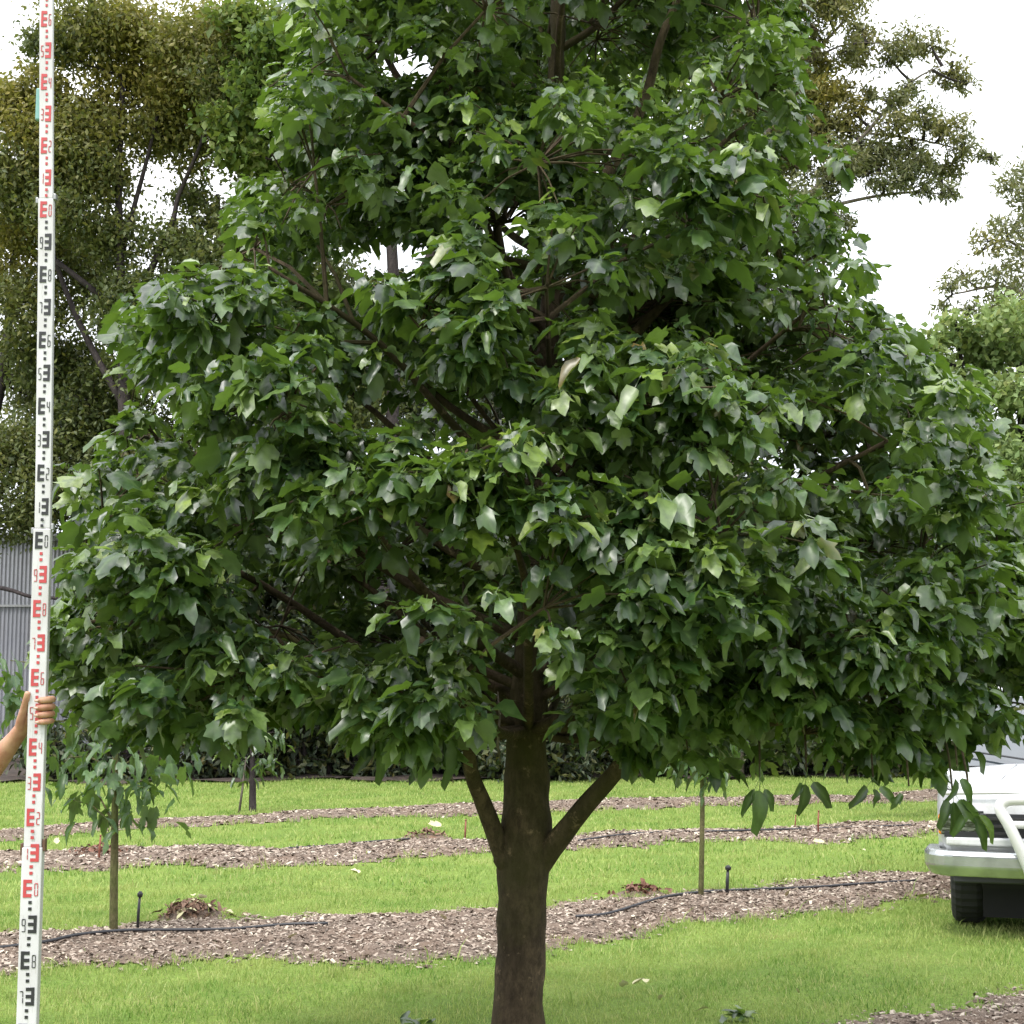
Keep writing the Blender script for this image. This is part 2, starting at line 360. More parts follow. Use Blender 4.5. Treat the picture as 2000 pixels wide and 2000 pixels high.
# grass blades: countless, one object
def inview(x, y, k=.44): return np.abs(x) < y*k+.6
def grass(n, y0, y1, h, w, seed, bushy=0):
    r = np.random.default_rng(seed)
    y = np.sqrt(r.uniform(y0*y0, y1*y1, n)); x = r.uniform(-1, 1, n)*(y*.44+.5)
    mk = anybed(x, y); keep = (mk < r.normal(-.02, .13, n)+.16*np.sin(x*7+y*5)*np.sin(y*9-x*4)) & (woods(x, y) < .5)
    clump = .5+.5*np.sin(x*3.7+y*2.9+PA[4])*np.sin(x*8.1-y*6.3+PA[5]); worn = np.sin(x*1.3+1)*np.sin(y*1.1+x*.5)+.6*np.sin(x*3.3-y*2.7); keep &= r.uniform(0, 1, n) < (.5+.5*clump)*np.where(worn > .9, .55, 1)
    x = x[keep]; y = y[keep]; mk = mk[keep]; clump = clump[keep]; n = len(x)
    a = r.uniform(0, 6.283, n); hh = h*r.uniform(.5, 1.35, n)*(.75+.5*clump)*np.where((mk > -.22), 1.45, 1)
    ww = w*r.uniform(.7, 1.3, n); le = hh*r.uniform(.1, .9, n); b = r.uniform(0, 6.283, n)
    base = np.stack([x, y, gz(x, y)-.003], 1); sd_ = np.stack([np.cos(a), np.sin(a), 0*a], 1)*ww[:, None]
    ld = np.stack([np.cos(b), np.sin(b), 0*b], 1)*le[:, None]; up = np.zeros((n, 3)); up[:, 2] = hh
    V = np.stack([base-sd_, base+sd_, base+sd_*.7+up*.6+ld*.4, base-sd_*.7+up*.6+ld*.4, base+up*.95+ld*1.05], 1).reshape(-1, 3)
    T = np.array([[0, 1, 2], [0, 2, 3], [3, 2, 4]])[None]+(np.arange(n)*5)[:, None, None]
    return V, T.reshape(-1, 3)
GV, GT, off = [], [], 0
for args in ((260000, 5.5, 12.5, .030, .0024, 11), (220000, 12.5, 27.5, .040, .0048, 12), (3500, 6, 16, .075, .004, 13)):
    v, t = grass(*args); GV.append(v); GT.append(t+off); off += len(v)
tag(link('grass', np_mesh('grass', np.concatenate(GV), np.concatenate(GT), M['grass'])), 'short mown lawn grass growing between the mulched rows', 'grass', kind='stuff')

# wood chips on each bed
CV = np.array([(-.5, -.2, 0), (.5, -.25, .05), (.45, .25, 0), (-.5, .2, .06), (0, 0, .16)]); CT = np.array([(0, 1, 4), (1, 2, 4), (2, 3, 4), (3, 0, 4)])
for i, n in enumerate((16000, 42000, 24000, 16000)):
    b = np.array(BEDS[i]); r = np.random.default_rng(30+i)
    x = r.uniform(b[0, 0], b[-1, 0], n*4); lo, hi = bedpos(i, x); y = r.uniform(lo-.3, hi+.3)
    k = (bedmask(i, x, y) > r.normal(.0, .11, len(x))) & inview(x, y) & (y > 5); x = x[k][:n]; y = y[k][:n]; n = len(x)
    z = gz(x, y)+.010+.035*np.clip(bedmask(i, x, y)/.5, 0, 1)**.7
    d = np.stack([r.normal(0, 1, n), r.normal(0, 1, n), r.normal(0, .35, n)], 1); nr = np.stack([r.normal(0, .35, n), r.normal(0, .35, n), np.ones(n)], 1)
    sz = r.uniform(.007, .022, n)*r.choice([1, 1, 1, 1, 2.2], n)*(1 if i < 2 else 1.4)
    V, T = scatter(CV, CT, np.stack([x, y, z], 1), frames(d, nr), sz)
    tag(link('wood_chips', np_mesh('wood_chips', V, T, M['chip'])), ['loose wood chips on the near mulched row under the big tree', 'loose wood chips on the mulched row with the two slender saplings',
        'loose wood chips on the middle mulched row behind the saplings', 'loose wood chips on the farthest mulched row before the dark hedge'][i], 'wood chips', kind='stuff')

# ------------------------------------------------------------------ leaf templates (unit length along +y, normal +z)
def template(half, mids, fold, droop, tw=0, petiole=.5):
    """half: outline points on +x side with the triangles given against midrib points"""
    V = []; rib = []; F_ = []
    for y in mids: V.append((0, y)); rib.append(1)
    nm = len(mids)
    for s in (1, -1):
        o = len(V)
        for (x, y) in half['p']: V.append((s*x, y*(1+.04*s))); rib.append(0)
        for t in half['t']:
            q = [j if j < 100 else j-100+o for j in t]; F_.append(q if s > 0 else q[::-1])
    P = np.zeros((len(V), 3)); V = np.array(V)
    P[:, 0] = V[:, 0]*math.cos(fold); P[:, 1] = V[:, 1]
    P[:, 2] = np.abs(V[:, 0])*math.sin(fold)-droop*V[:, 1]**2+tw*V[:, 0]*V[:, 1]-.35*np.abs(V[:, 0])**2.2
    w = .012; o = len(P)
    pet = np.array([(-w, 0, 0), (w, 0, 0), (w, -petiole, .12*petiole), (-w, -petiole, .12*petiole)])
    P = np.concatenate([P, pet]); rib += [1]*4; F_ += [[o+3, o+2, o+1], [o+3, o+1, o]]
    return P, np.array(F_), np.array(rib, float)
LOBED = {'p': [(.27, -.02), (.45, .18), (.50, .40), (.34, .46), (.38, .62), (.32, .80), (.20, .80)],
         't': [(0, 100, 1), (100, 101, 1), (101, 102, 103), (101, 103, 1), (1, 103, 2), (103, 104, 2), (104, 105, 106), (104, 106, 2), (2, 106, 3)]}
OVAL = {'p': [(.17, .10), (.29, .33), (.28, .58), (.15, .84)], 't': [(0, 100, 1), (100, 101, 1), (1, 101, 2), (101, 102, 2), (2, 102, 103), (2, 103, 3)]}
THREE = {'p': [(.19, .04), (.31, .28), (.40, .58), (.22, .54), (.17, .78)], 't': [(0, 100, 1), (100, 101, 1), (101, 102, 103), (101, 103, 1), (1, 103, 2), (103, 104, 2), (2, 104, 3)]}
MID = [0, .3, .6, 1.0]
def ruffle(t, seed, a=.05):
    P, T, rb = t; r = np.random.default_rng(seed); P = P.copy(); m = (rb < .5); P[m] += r.normal(0, 1, (m.sum(), 3))*np.array([a*.5, a*.5, a*1.3]); return P, T, rb
TPL = [ruffle(t, i, .055) for i, t in enumerate([template(LOBED, MID, .35, .22), template(LOBED, MID, -.15, .36, .14), template(THREE, MID, .4, .30, -.12), template(OVAL, MID, .5, .25, .1), template(LOBED, MID, .6, .05, -.2), template(OVAL, MID, .9, .30, -.25),
       template(THREE, MID, -.2, .45, .2), template(LOBED, MID, .15, -.15, .2)])]

# ------------------------------------------------------------------ the big flame tree
TX, TY = .0, 6.0
tree = tag(empty('flame_tree', (TX, TY, 0)), 'big broad-crowned tree with large glossy lobed green leaves, its forked trunk front and centre', 'tree')
def rel(p, o=(TX, TY, 0)): return Vector(p)-Vector(o)
leader_px = [(1012, 2150, 6), (1013, 1960, 6), (1018, 1820, 6), (1023, 1700, 6), (1027, 1600, 6), (1029, 1500, 6), (1034, 1350, 6), (1044, 1200, 6.02), (1052, 1000, 6.05), (1064, 800, 6.05), (1074, 600, 6.05), (1080, 400, 6.05), (1084, 200, 6.05), (1090, 0, 6.05), (1095, -200, 6.1), (1100, -420, 6.1)]
leader = [rel(at(*p)) for p in leader_px]; leader[0] = Vector((.02, 0, -.12))
lrad = [.135, .097, .092, .100, .098, .082, .072, .062, .052, .045, .04, .036, .034, .03, .02, .008]
mb = MB(); lp = smooth_path(leader, 6); lr = np.interp(np.linspace(0, len(leader)-1, len(lp)), range(len(leader)), lrad)
mb.tube(lp, list(lr), 28, wob=.03)
mb.v = [(x+.0035*math.sin(z*31+x*90)+.003*math.sin(z*12+1), y+.0035*math.sin(z*43+y*70+x*40), z) for x, y, z in mb.v]
trunk = mb.build('trunk', M['bark'], tree, True)
def leader_at(z):
    zs = [p.z for p in lp]; k = int(np.searchsorted(zs, z)); return lp[max(0, min(k, len(lp)-1))], lr[max(0, min(k, len(lp)-1))]
def limb(pts, r0, r1, name='limb', m='bark', parent=tree, seg=9):
    p = smooth_path(pts, 4); r = np.linspace(r0, r1, len(p)); r[0] *= 1.25
    b = MB(); b.tube(p, list(r), seg, wob=.04); return b.build(name, M[m], parent, True)
# the two low forks that show under the crown
fork_l = [rel(at(1010, 1715, 6.0)), rel(at(975, 1650, 5.97)), rel(at(945, 1570, 5.88)), rel(at(920, 1505, 5.75)), rel(at(905, 1380, 5.5)), rel(at(820, 1250, 5.2))]
fork_r = [rel(at(1030, 1720, 6.0)), rel(at(1075, 1660, 5.96)), rel(at(1130, 1590, 5.85)), rel(at(1200, 1510, 5.7)), rel(at(1290, 1400, 5.5)), rel(at(1430, 1280, 5.2))]
limb(fork_l, .044, .016); limb(fork_r, .052, .018)
for (px_, py_, w_) in ((1045, 1640, .062), (992, 1668, .055)):      # swollen branch collars
    c = rel(at(px_, py_, 5.985)); b = MB(); b.tube([c+Vector((0, 0, -.07)), c+Vector((0, 0, -.03)), c+Vector((0, 0, .02)), c+Vector((0, 0, .06))], [w_*.6, w_, w_*.95, w_*.6], 16, wob=.05); b.build('branch_collar', M['bark'], tree, True)
# two visible leaders at the top of the picture
limb([leader_at(3.3)[0], rel(at(1150, 400, 5.9)), rel(at(1250, 220, 5.8)), rel(at(1290, 80, 5.75)), rel(at(1350, -60, 5.7))], .03, .012)
limb([leader_at(2.7)[0], rel(at(1000, 600, 5.7)), rel(at(968, 430, 5.55)), rel(at(950, 300, 5.5))], .03, .008)
limb([leader_at(3.4)[0], rel(at(900, 300, 6.2)), rel(at(770, 140, 6.3)), rel(at(715, 0, 6.35)), rel(at(690, -120, 6.4))], .024, .006)
limb([leader_at(2.5)[0], rel(at(1250, 640, 5.8)), rel(at(1400, 490, 5.6)), rel(at(1540, 390, 5.5))], .03, .008)

def prof(z):   # crown radius at height z
    return np.interp(z, [1.15, 1.4, 1.65, 2.0, 2.4, 2.8, 3.2, 3.6, 4.0, 4.5, 5.0, 5.5, 5.9], [.8, 1.35, 1.72, 1.86, 1.82, 1.68, 1.42, 1.30, 1.24, 1.16, 1.0, .7, .2])
# boughs: each carries twigs, each twig a rosette of leaves
lumps = []
k = 0
for z in np.arange(1.42, 5.75, .088):
    rr = float(prof(z)); nn = max(1, int(round(rr*1.95)))
    for j in range(nn):
        a = k*2.39996+rng.uniform(-.25, .25); k += 1
        rad = rr-.22+rng.uniform(-.12, .05)
        lumps.append((rad*math.cos(a), rad*math.sin(a), z+rng.uniform(-.05, .05), rng.uniform(.26, .40)))
for j in range(70):  # inner boughs
    z = rng.uniform(1.6, 4.8); a = rng.uniform(0, 6.28); rad = float(prof(z))*rng.uniform(.25, .6)
    lumps.append((rad*math.cos(a), rad*math.sin(a), z, .36))
for px, py, Y, r_ in ((300, 640, 5.4, .30), (420, 590, 5.3, .3), (250, 880, 5.6, .32), (200, 1060, 5.7, .32), (180, 1200, 5.5, .32), (250, 1330, 5.3, .33), (280, 1420, 5.25, .26), (540, 400, 5.8, .27), (640, 400, 5.4, .28), (820, 640, 4.6, .27), (900, 560, 4.75, .26),
                     (880, 160, 5.3, .25), (960, 960, 4.45, .28), (1060, 1020, 4.45, .28), (1180, 1090, 4.5, .26), (860, 1370, 4.6, .24), (740, 1360, 4.7, .25), (1640, 470, 5.7, .26), (1590, 260, 5.8, .24), (1560, 180, 6.0, .22), (1680, 620, 5.8, .28),
                     (1840, 820, 6.0, .34), (1900, 980, 6.0, .34), (1950, 1160, 5.9, .36), (1880, 1260, 5.6, .34), (1700, 1360, 5.3, .32), (1560, 1280, 4.9, .3), (1500, 1400, 5.1, .26), (1260, 1400, 5.6, .26), (1400, 1430, 5.5, .26), (1180, 1400, 5.6, .24), (1330, 1380, 5.1, .26), (620, 1330, 5.3, .26), (500, 1380, 5.5, .26), (420, 1300, 5.1, .26), (800, 1390, 5.6, .24), (860, 1330, 5.9, .24), (1150, 1340, 6.2, .26), (900, 1340, 6.5, .3), (1300, 1340, 6.6, .3), (600, 140, 6.0, .28), (590, 40, 6.1, .3), (640, 250, 6.0, .26), (1600, 60, 6.0, .26), (1560, 330, 6.0, .24), (1780, 1440, 5.5, .2), (1960, 1370, 5.6, .3), (1850, 1440, 5.4, .24), (620, 480, 5.3, .26), (1500, 470, 5.5, .28), (1420, 880, 4.6, .3), (1560, 640, 5.2, .3), (1350, 1150, 4.5, .28), (560, 980, 4.9, .3), (400, 1130, 5.0, .3), (560, 700, 5.0, .28), (700, 940, 4.6, .26), (1250, 760, 4.8, .27), (1340, 800, 4.8, .27), (160, 1120, 5.9, .28), (1660, 1250, 4.9, .28)):
    p = rel(at(px, py, Y)); lumps.append((p.x, p.y, p.z, r_))
OUTLINE = [(600,-400),(570,-20),(600,60),(540,120),(520,200),(545,300),(455,330),(425,430),(460,520),(300,540),(215,590),(205,680),(240,760),(190,830),(180,900),(105,930),(120,1000),(155,1060),(110,1150),(90,1250),(120,1340),(200,1450),(330,1450),(430,1440),(520,1410),(620,1390),(680,1460),(760,1510),(850,1500),(905,1440),(940,1390),(1010,1330),
 (1090,1360),(1150,1440),(1230,1480),(1330,1490),(1420,1530),(1520,1500),(1640,1540),(1740,1550),(1830,1510),(1900,1500),(1960,1490),(2100,1480),(2120,1000),(1990,900),(1950,780),(1880,680),(1770,620),(1725,580),(1745,470),(1700,430),(1620,400),(1665,330),(1690,260),(1610,205),(1560,160),(1590,60),(1560,-20),(1540,-400)]
CLEAR = [(1980,1345,28,10),(1970,1455,50,40),(1890,1490,40,22),(1905,1540,40,14),(980,440,30,38),(790,497,62,26),(1570,335,50,38),(790,115,48,30),(690,520,28,22),(1650,360,40,24),(660,215,26,20)]        # openings right through the crown
HOLLOW = [(1290,90,50,110),(1088,60,42,90),(720,50,30,90),(1180,130,40,40),(900,60,40,40),(1060,640,60,100),(905,790,110,60),(1110,900,110,45),(600,1190,140,75),(1520,1420,110,50),(1600,850,110,70),(730,1110,120,60),(1480,660,90,70),(430,790,130,40),(1010,1300,90,90),(1240,600,80,50),(1740,1050,120,40),(1000,490,60,70),(620,560,70,40),(380,1010,90,40),(1380,930,90,45),(860,1120,80,40)]   # hollows in the near side
def to_px(w):
    x, y, z = w; dz = z-EYE; dep = y*math.cos(PITCH)+dz*math.sin(PITCH)
    return 1000+F*x/dep, 1000-F*(dz*math.cos(PITCH)-y*math.sin(PITCH))/dep
def inpoly(x, y, P=OUTLINE):
    c = False; j = len(P)-1
    for i in range(len(P)):
        (xi, yi), (xj, yj) = P[i], P[j]
        if (yi > y) != (yj > y) and x < (xj-xi)*(y-yi)/(yj-yi)+xi: c = not c
        j = i
    return c
DP = rng.uniform(0, 6.28, 6)
def dens(x, y, z): return math.sin(x*4.1+z*2+DP[0])*math.sin(y*3.7-z*1.7+DP[1])+.8*math.sin(z*6.3+x*1.9+DP[2])*math.cos(x*5.2-y*2+DP[3])
def grows(p):
    # the crown's outline and openings, worked out once as space around the tree
    px, py = to_px((p.x+TX, p.y+TY, p.z)); d = Vector((px-1000, py-900)); e = d.normalized()*(30+22*math.sin(p.z*9+p.x*5)*math.cos(p.y*6+p.z*4))
    if not inpoly(px+e.x, py+e.y): return False
    for cx, cy, a, b_ in CLEAR:
        if ((px-cx)/(a+22))**2+((py-cy)/(b_+18))**2 < 1: return False
    if p.y < -.05:
        for cx, cy, a, b_ in HOLLOW:
            if ((px-cx)/a)**2+((py-cy)/b_)**2 < 1: return False
    return p.z < 1.8 or dens(p.x, p.y, p.z) > (-.42 if p.z < 3.3 else .0) or rng.uniform() < .22
LP, LD, LN, LS, LT, LO = [], [], [], [], [], []   # leaf position, direction, normal, size, tone, outerness
twigs = MB()
prim = []
order = sorted(range(len(lumps)), key=lambda i: -math.hypot(lumps[i][0], lumps[i][1]))
for i in order:            # scaffold limbs: outer bough ends well apart from each other
    x, y, z, r_ = lumps[i]; c = Vector((x, y, z))
    if math.hypot(x, y) < .45 or not inpoly(*to_px((x+TX, y+TY, z))): continue
    if any((c-q[-1]).length < .62 for q in prim): continue
    rad = math.hypot(x, y); s0, sr = leader_at(max(1.42, z-.30-rad*rng.uniform(.25, .5))); side = Vector((-y, x, 0)).normalized()*rng.uniform(-.12, .12)
    pts = smooth_path([s0, s0.lerp(c, .3)+side*.6+Vector((0, 0, -.03)), s0.lerp(c, .65)+side+Vector((0, 0, .05)), c], 4); prim.append(pts)
    b = MB(); b.tube(pts, list(np.linspace(min(sr*.55, .010+.010*rad), .006, len(pts))), 7, wob=.05); b.build('bough', M['bark'], tree, True)
for (x, y, z, r_) in lumps:
    c = Vector((x, y, z)); rad = math.hypot(x, y); outw = Vector((x, y, 0)).normalized() if rad > 1e-3 else Vector((1, 0, 0))
    cand = [q for pts in prim for q in pts[4:] if math.hypot(q.x, q.y) < rad+.05 and q.z < z+.15] or [leader_at(z-.2)[0]]
    s0 = min(cand, key=lambda q: (q-c).length)
    if inpoly(*to_px((c.x+TX, c.y+TY, c.z))) and (s0-c).length > .04: twigs.tube([s0, s0.lerp(c, .5)+Vector((0, 0, .03)), c], [.009, .007, .005], 5, cap=False)
    ypr = rng.choice([.05, .25, .75], p=[.5, .3, .2])
    nt_ = int(37*(r_/.3)**1.7)+3
    for q in range(nt_):
        v = Vector((rng.normal(), rng.normal(), rng.normal()*.8+.35)).normalized()
        v = (v+outw*.45).normalized(); L = r_*rng.uniform(.55, 1.05); L *= (1 if v.z > -.2 else .8)
        tip = c+Vector((v.x*L*1.1, v.y*L*1.1, v.z*L*.8))
        if not grows(tip): continue
        if rng.uniform() < .4: twigs.tube([c, c.lerp(tip, .5)+Vector((0, 0, .02)), tip], [.0042, .0034, .0024], 4, cap=False)
        nl = int(rng.integers(8, 14)); top = max(0, v.z)
        ph = rng.uniform(0, 6.28); y_t = rng.uniform()
        for w_ in range(nl):
            az = ph+w_*2.4+rng.uniform(-.3, .3); h = np.array([math.cos(az), math.sin(az), 0]); h = h+np.array(outw)*.45; h /= np.linalg.norm(h)
            dr = rng.uniform(.08, 1.0) if w_ > 2 else rng.uniform(-.35, .3)
            d = h*math.cos(dr)+np.array([0, 0, -math.sin(dr)])
            nrm = h*math.sin(dr)+np.array([0, 0, math.cos(dr)])+rng.normal(0, .33, 3)
            sz = rng.uniform(.042, .096)*(1.25 if rng.uniform() < .12 else 1)*(1 if w_ > 2 else .72)*(1.0 if z < 3.1 else .85)
            LP.append(np.array(tip)+d*sz*.5+rng.normal(0, .012, 3)); LD.append(d); LN.append(nrm); LS.append(sz)
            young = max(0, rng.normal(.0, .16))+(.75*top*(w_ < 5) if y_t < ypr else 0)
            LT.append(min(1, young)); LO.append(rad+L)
# hanging sprays that show against the lawn and the ute
for px, py, Y, lv in ((1484, 1522, 5.0, ((-.55, .11), (-.05, .16), (.5, .09))), (1575, 1510, 5.0, ((-.5, .07), (-.1, .12), (.75, .12))), (1705, 1520, 5.1, ((-.8, .10), (.1, .07), (.9, .09))), (1775, 1535, 5.1, ((-.9, .07),)),
                  (1860, 1545, 5.1, ((-.4, .11), (.1, .13), (.7, .12), (1.0, .10))), (1895, 1575, 5.1, ((.35, .13), (.8, .12), (-.6, .09))), (1870, 1500, 5.1, ((-.3, .1), (.4, .1))), (740, 1425, 4.75, ((-.5, .14), (.1, .15), (.6, .1))), (865, 1415, 4.8, ((-.3, .15), (.15, .18)))):
    c = rel(at(px, py, Y)); twigs.tube([c, c+Vector((.01, .06, .10)), c+Vector((.03, .22, .24))], [.003, .004, .005], 5, cap=False)
    for sx_, L in lv:
        d = np.array([sx_, rng.uniform(-.25, .1), -1.]); d /= np.linalg.norm(d)
        LP.append(np.array(c)+d*.035); LD.append(d); LN.append(np.array([rng.normal()*.4, -1, .1])); LS.append(L*.92); LT.append(0); LO.append(9)
LP, LD, LN, LS, LT, LO = map(np.array, (LP, LD, LN, LS, LT, LO)); LD = unit(LD)
tag(twigs.build('twigs', M['bark'], tree), kind='stuff')
nL = len(LP); tp = rng.choice(len(TPL), nL, p=[.15, .14, .14, .15, .12, .10, .10, .10]); tp[LO > 8] = rng.choice([2, 3, 3, 5], (LO > 8).sum()); RM = frames(LD, LN)
cam_rel = np.array([-TX, -TY, EYE]); toc = cam_rel-LP; dist = np.linalg.norm(toc, axis=1)
facing = np.abs((RM[:, :, 2]*unit(toc)).sum(1)); azc = (unit(LP*np.array([1, 1, 0]))*np.array([0, -1, 0])).sum(1)
score = LS**2/dist**2*(.25+facing)*(azc > .35)*(np.hypot(LP[:, 0], LP[:, 1]) > prof(LP[:, 2])-.12)*(LP[:, 2] < 4.4)
score[LO > 8] = 9
big = np.argsort(-score)[:300]; isbig = np.zeros(nL, bool); isbig[big] = True
leafmeshes = {}
for t, (P, T, rib) in enumerate(TPL):
    for tone in (0, 1):
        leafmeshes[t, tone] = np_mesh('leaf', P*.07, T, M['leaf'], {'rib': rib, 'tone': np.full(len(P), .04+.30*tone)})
for i in big:
    o = link('leaf', leafmeshes[int(tp[i]), int(LT[i] > .35)], tree)
    m4 = Matrix(RM[i].tolist()).to_4x4(); m4 = Matrix.Translation(Vector(LP[i])) @ m4 @ Matrix.Diagonal((float(LS[i])*(.72 if LO[i] > 8 else 1), float(LS[i]), float(LS[i]), 1)) @ Matrix.Diagonal((1/.07, 1/.07, 1/.07, 1)); o.matrix_local = m4
VV, TT, RR, TO, off = [], [], [], [], 0
for t, (P, T, rib) in enumerate(TPL):
    k_ = (tp == t) & ~isbig; n = k_.sum()
    V, Tn = scatter(P, T, LP[k_], RM[k_], LS[k_]); VV.append(V); TT.append(Tn+off); off += len(V)
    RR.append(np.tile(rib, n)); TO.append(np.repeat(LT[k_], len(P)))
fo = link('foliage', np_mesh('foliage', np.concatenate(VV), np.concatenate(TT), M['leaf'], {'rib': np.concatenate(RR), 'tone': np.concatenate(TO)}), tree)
tag(fo, kind='stuff')
print('leaves', nL, 'lumps', len(lumps))
# papery brown seed pods / old stalks hanging by the trunk
for px, py, Y, L in ((972, 1420, 5.7, .13), (880, 1490, 5.5, .07), (1565, 1380, 5.0, .09)):
    p = rel(at(px, py, Y)); b = MB(); b.tube([p+Vector((0, 0, L)), p+Vector((.008, 0, L*.3)), p+Vector((0, 0, -L*.5)), p+Vector((.01, 0, -L))], [.003, .005, .006, .002], 6)
    b.build('dry_stalk', M['bark_pale'], tree, True)

# ------------------------------------------------------------------ slender saplings in the rows behind
def sapling(base, top, r0, r1, clusters, label, nleaf=10, leaf=(.08, .14), m='leaf2', lean=0, bk='bark_green'):
    o = empty('sapling', base); tag(o, label, 'young tree', 'young trees in the rows behind the big tree')
    top = Vector(top)-Vector(base); b = MB()
    pts = smooth_path([Vector((0, 0, -.05)), top*.33+Vector((lean, 0, 0)), top*.66+Vector((-lean, 0, 0)), top], 4)
    b.tube(pts, list(np.linspace(r0, r1, len(pts))), 10, wob=.05); b.build('trunk', M[bk], o, True)
    ms = {t: np_mesh('leaf', P*.1, T, M[m], {'rib': rb, 'tone': np.full(len(P), 0.0)}) for t, (P, T, rb) in enumerate(TPL)}
    cnt = 0
    for (c, n) in clusters:
        c = Vector(c)-Vector(base)
        k0 = min(range(len(pts)), key=lambda i: abs(pts[i].z-(c.z-.15)))
        b = MB(); b.tube([pts[k0], pts[k0].lerp(c, .5)+Vector((0, 0, .05)), c], [.008, .006, .003], 5, cap=False); b.build('branch', M[bk], o, True)
        for q in range(int(n*1.6)):
            az = rng.uniform(0, 6.28); dr = rng.uniform(.25, 1.15); h = Vector((math.cos(az), math.sin(az), 0))
            d = np.array([h*math.cos(dr)+Vector((0, 0, -math.sin(dr)))]); nr = np.array([h*math.sin(dr)+Vector((0, 0, math.cos(dr)))])+rng.normal(0, .25, (1, 3))
            rm = frames(d, nr)[0]; s = rng.uniform(*leaf)
            p = c+Vector(rng.normal(0, .09, 3))+Vector(d[0])*s*.4
            if cnt < 298:
                lf = link('leaf', ms[int(rng.choice([0, 1, 2, 2, 3, 5]))], o)
                lf.matrix_local = Matrix.Translation(p) @ Matrix(rm.tolist()).to_4x4() @ Matrix.Diagonal((s*6.6, s*10.5, s*10, 1)); cnt += 1
    return o
g1 = on_ground(222, 1832); g2 = on_ground(1368, 1762); g3 = on_ground(494, 1588)
cl = [(at(px, py, g1.y+dy), n) for px, py, dy, n in ((230, 1560, 0, 14), (170, 1540, .1, 12), (290, 1540, -.1, 14), (120, 1480, .2, 12), (230, 1490, -.2, 16), (310, 1480, .1, 14), (340, 1420, 0, 14), (180, 1420, 0, 14), (60, 1330, .1, 14), (20, 1290, 0, 12), (40, 1400, .2, 10), (250, 1360, 0, 14), (120, 1380, -.1, 12), (260, 1280, 0, 12), (180, 1240, 0, 12), (30, 1350, .1, 12), (130, 1560, 0, 8))]
sapling(g1, at(228, 1180, g1.y), .028, .012, cl, 'slender leafy sapling with green stem just right of the striped staff', leaf=(.09, .17))
cl = [(at(px, py, g2.y+dy), n) for px, py, dy, n in ((1368, 1490, 0, 12), (1345, 1450, 0, 12), (1400, 1450, 0, 12), (1370, 1400, .1, 14), (1300, 1400, 0, 12), (1440, 1380, 0, 12), (1370, 1330, 0, 14), (1300, 1300, 0, 10), (1450, 1300, 0, 10))]
sapling(g2, at(1372, 1200, g2.y), .021, .01, cl, 'slender straight sapling with yellowish stem, right of the forked trunk', leaf=(.10, .19), lean=.01)
cl = [(at(px, py, g3.y+dy), n) for px, py, dy, n in ((490, 1500, 0, 12), (460, 1480, 0, 10), (520, 1470, 0, 14), (500, 1430, 0, 12), (450, 1440, 0, 10), (540, 1430, 0, 10), (490, 1380, 0, 10))]
s3 = sapling(g3, at(492, 1400, g3.y), .05, .02, cl, 'short dark leafy young tree far left near the dark hedge', leaf=(.10, .18), m='leaf', bk='bark_dark')
b = MB(); b.tube([(-.18, 0, -.03), (-.14, 0, .3), (-.1, 0, .7)], [.018, .015, .01], 6); b.build('stake', M['bark_pale'], s3, True)

# ------------------------------------------------------------------ background trees
RH_V = np.array([(0, 0, 0), (.5, .45, .08), (0, 1, -.05), (-.5, .45, .08)]); RH_T = np.array([(0, 1, 2), (0, 2, 3)])
def crown(name, clumps, Y, n_per, size, m, parent, base, sub=11, squash=.75, gold=0, seed=1, wl=.42, fluff=.24):
    """clumps: (px, py, radius in px, gold) at distance Y; leaves gather in sub-clumps"""
    r = np.random.default_rng(seed); P = []; TN = []; TB = MB()
    for (px, py, rp, gd) in clumps:
        c = np.array(at(px, py, Y))-np.array(base); R_ = rp/F*Y; dd = r.uniform(-1, 1)*R_*1.2
        c = c+np.array([0, dd, 0])
        ns = max(3, int(sub*(.7+.6*r.uniform()))); v = unit(r.normal(0, 1, (ns, 3)))*(r.uniform(.25, 1, (ns, 1))**.5)*R_*np.array([1, 1, squash])
        n = int(n_per*(rp/90)**2); w = r.integers(0, ns, n)
        P.append(c+v[w]+r.normal(0, 1, (n, 3))*R_*fluff*np.array([1, 1, .7])); TN.append(np.clip(gd+r.normal(0, .12, n), 0, 1))
        cc = Vector(c); tw_ = r.choice(ns, min(ns, 9), replace=False)
        for q in tw_: TB.tube([cc, cc.lerp(Vector(c+v[q]), .5)+Vector((0, 0, R_*.08)), Vector(c+v[q]*1.15)], [.016, .011, .004], 3, cap=False)
        near = [q for q in LIMBS.get(parent.name, []) if q.z < cc.z+.3]
        if near:
            q = min(near, key=lambda p: (p-cc).length); TB.tube([q, q.lerp(cc, .5)+Vector((0, 0, -.05*(cc-q).length)), cc], [.035, .026, .016], 4, cap=False)
    tag(TB.build('twigs', M['bark_dark'], parent), kind='stuff')
    P = np.concatenate(P); TN = np.concatenate(TN); n = len(P)
    d = unit(r.normal(0, 1, (n, 3))+np.array([0, 0, -.5])); nr = unit(r.normal(0, 1, (n, 3))+np.array([0, 0, .8]))
    s = r.uniform(.6, 1.3, n)*size; S3 = np.stack([s*wl, s, s], 1)
    V, T = scatter(RH_V, RH_T, P, frames(d, nr), S3)
    return tag(link(name, np_mesh(name, V, T, M[m], {'tone': np.repeat(TN, 4)}), parent), kind='stuff')
LIMBS = {}
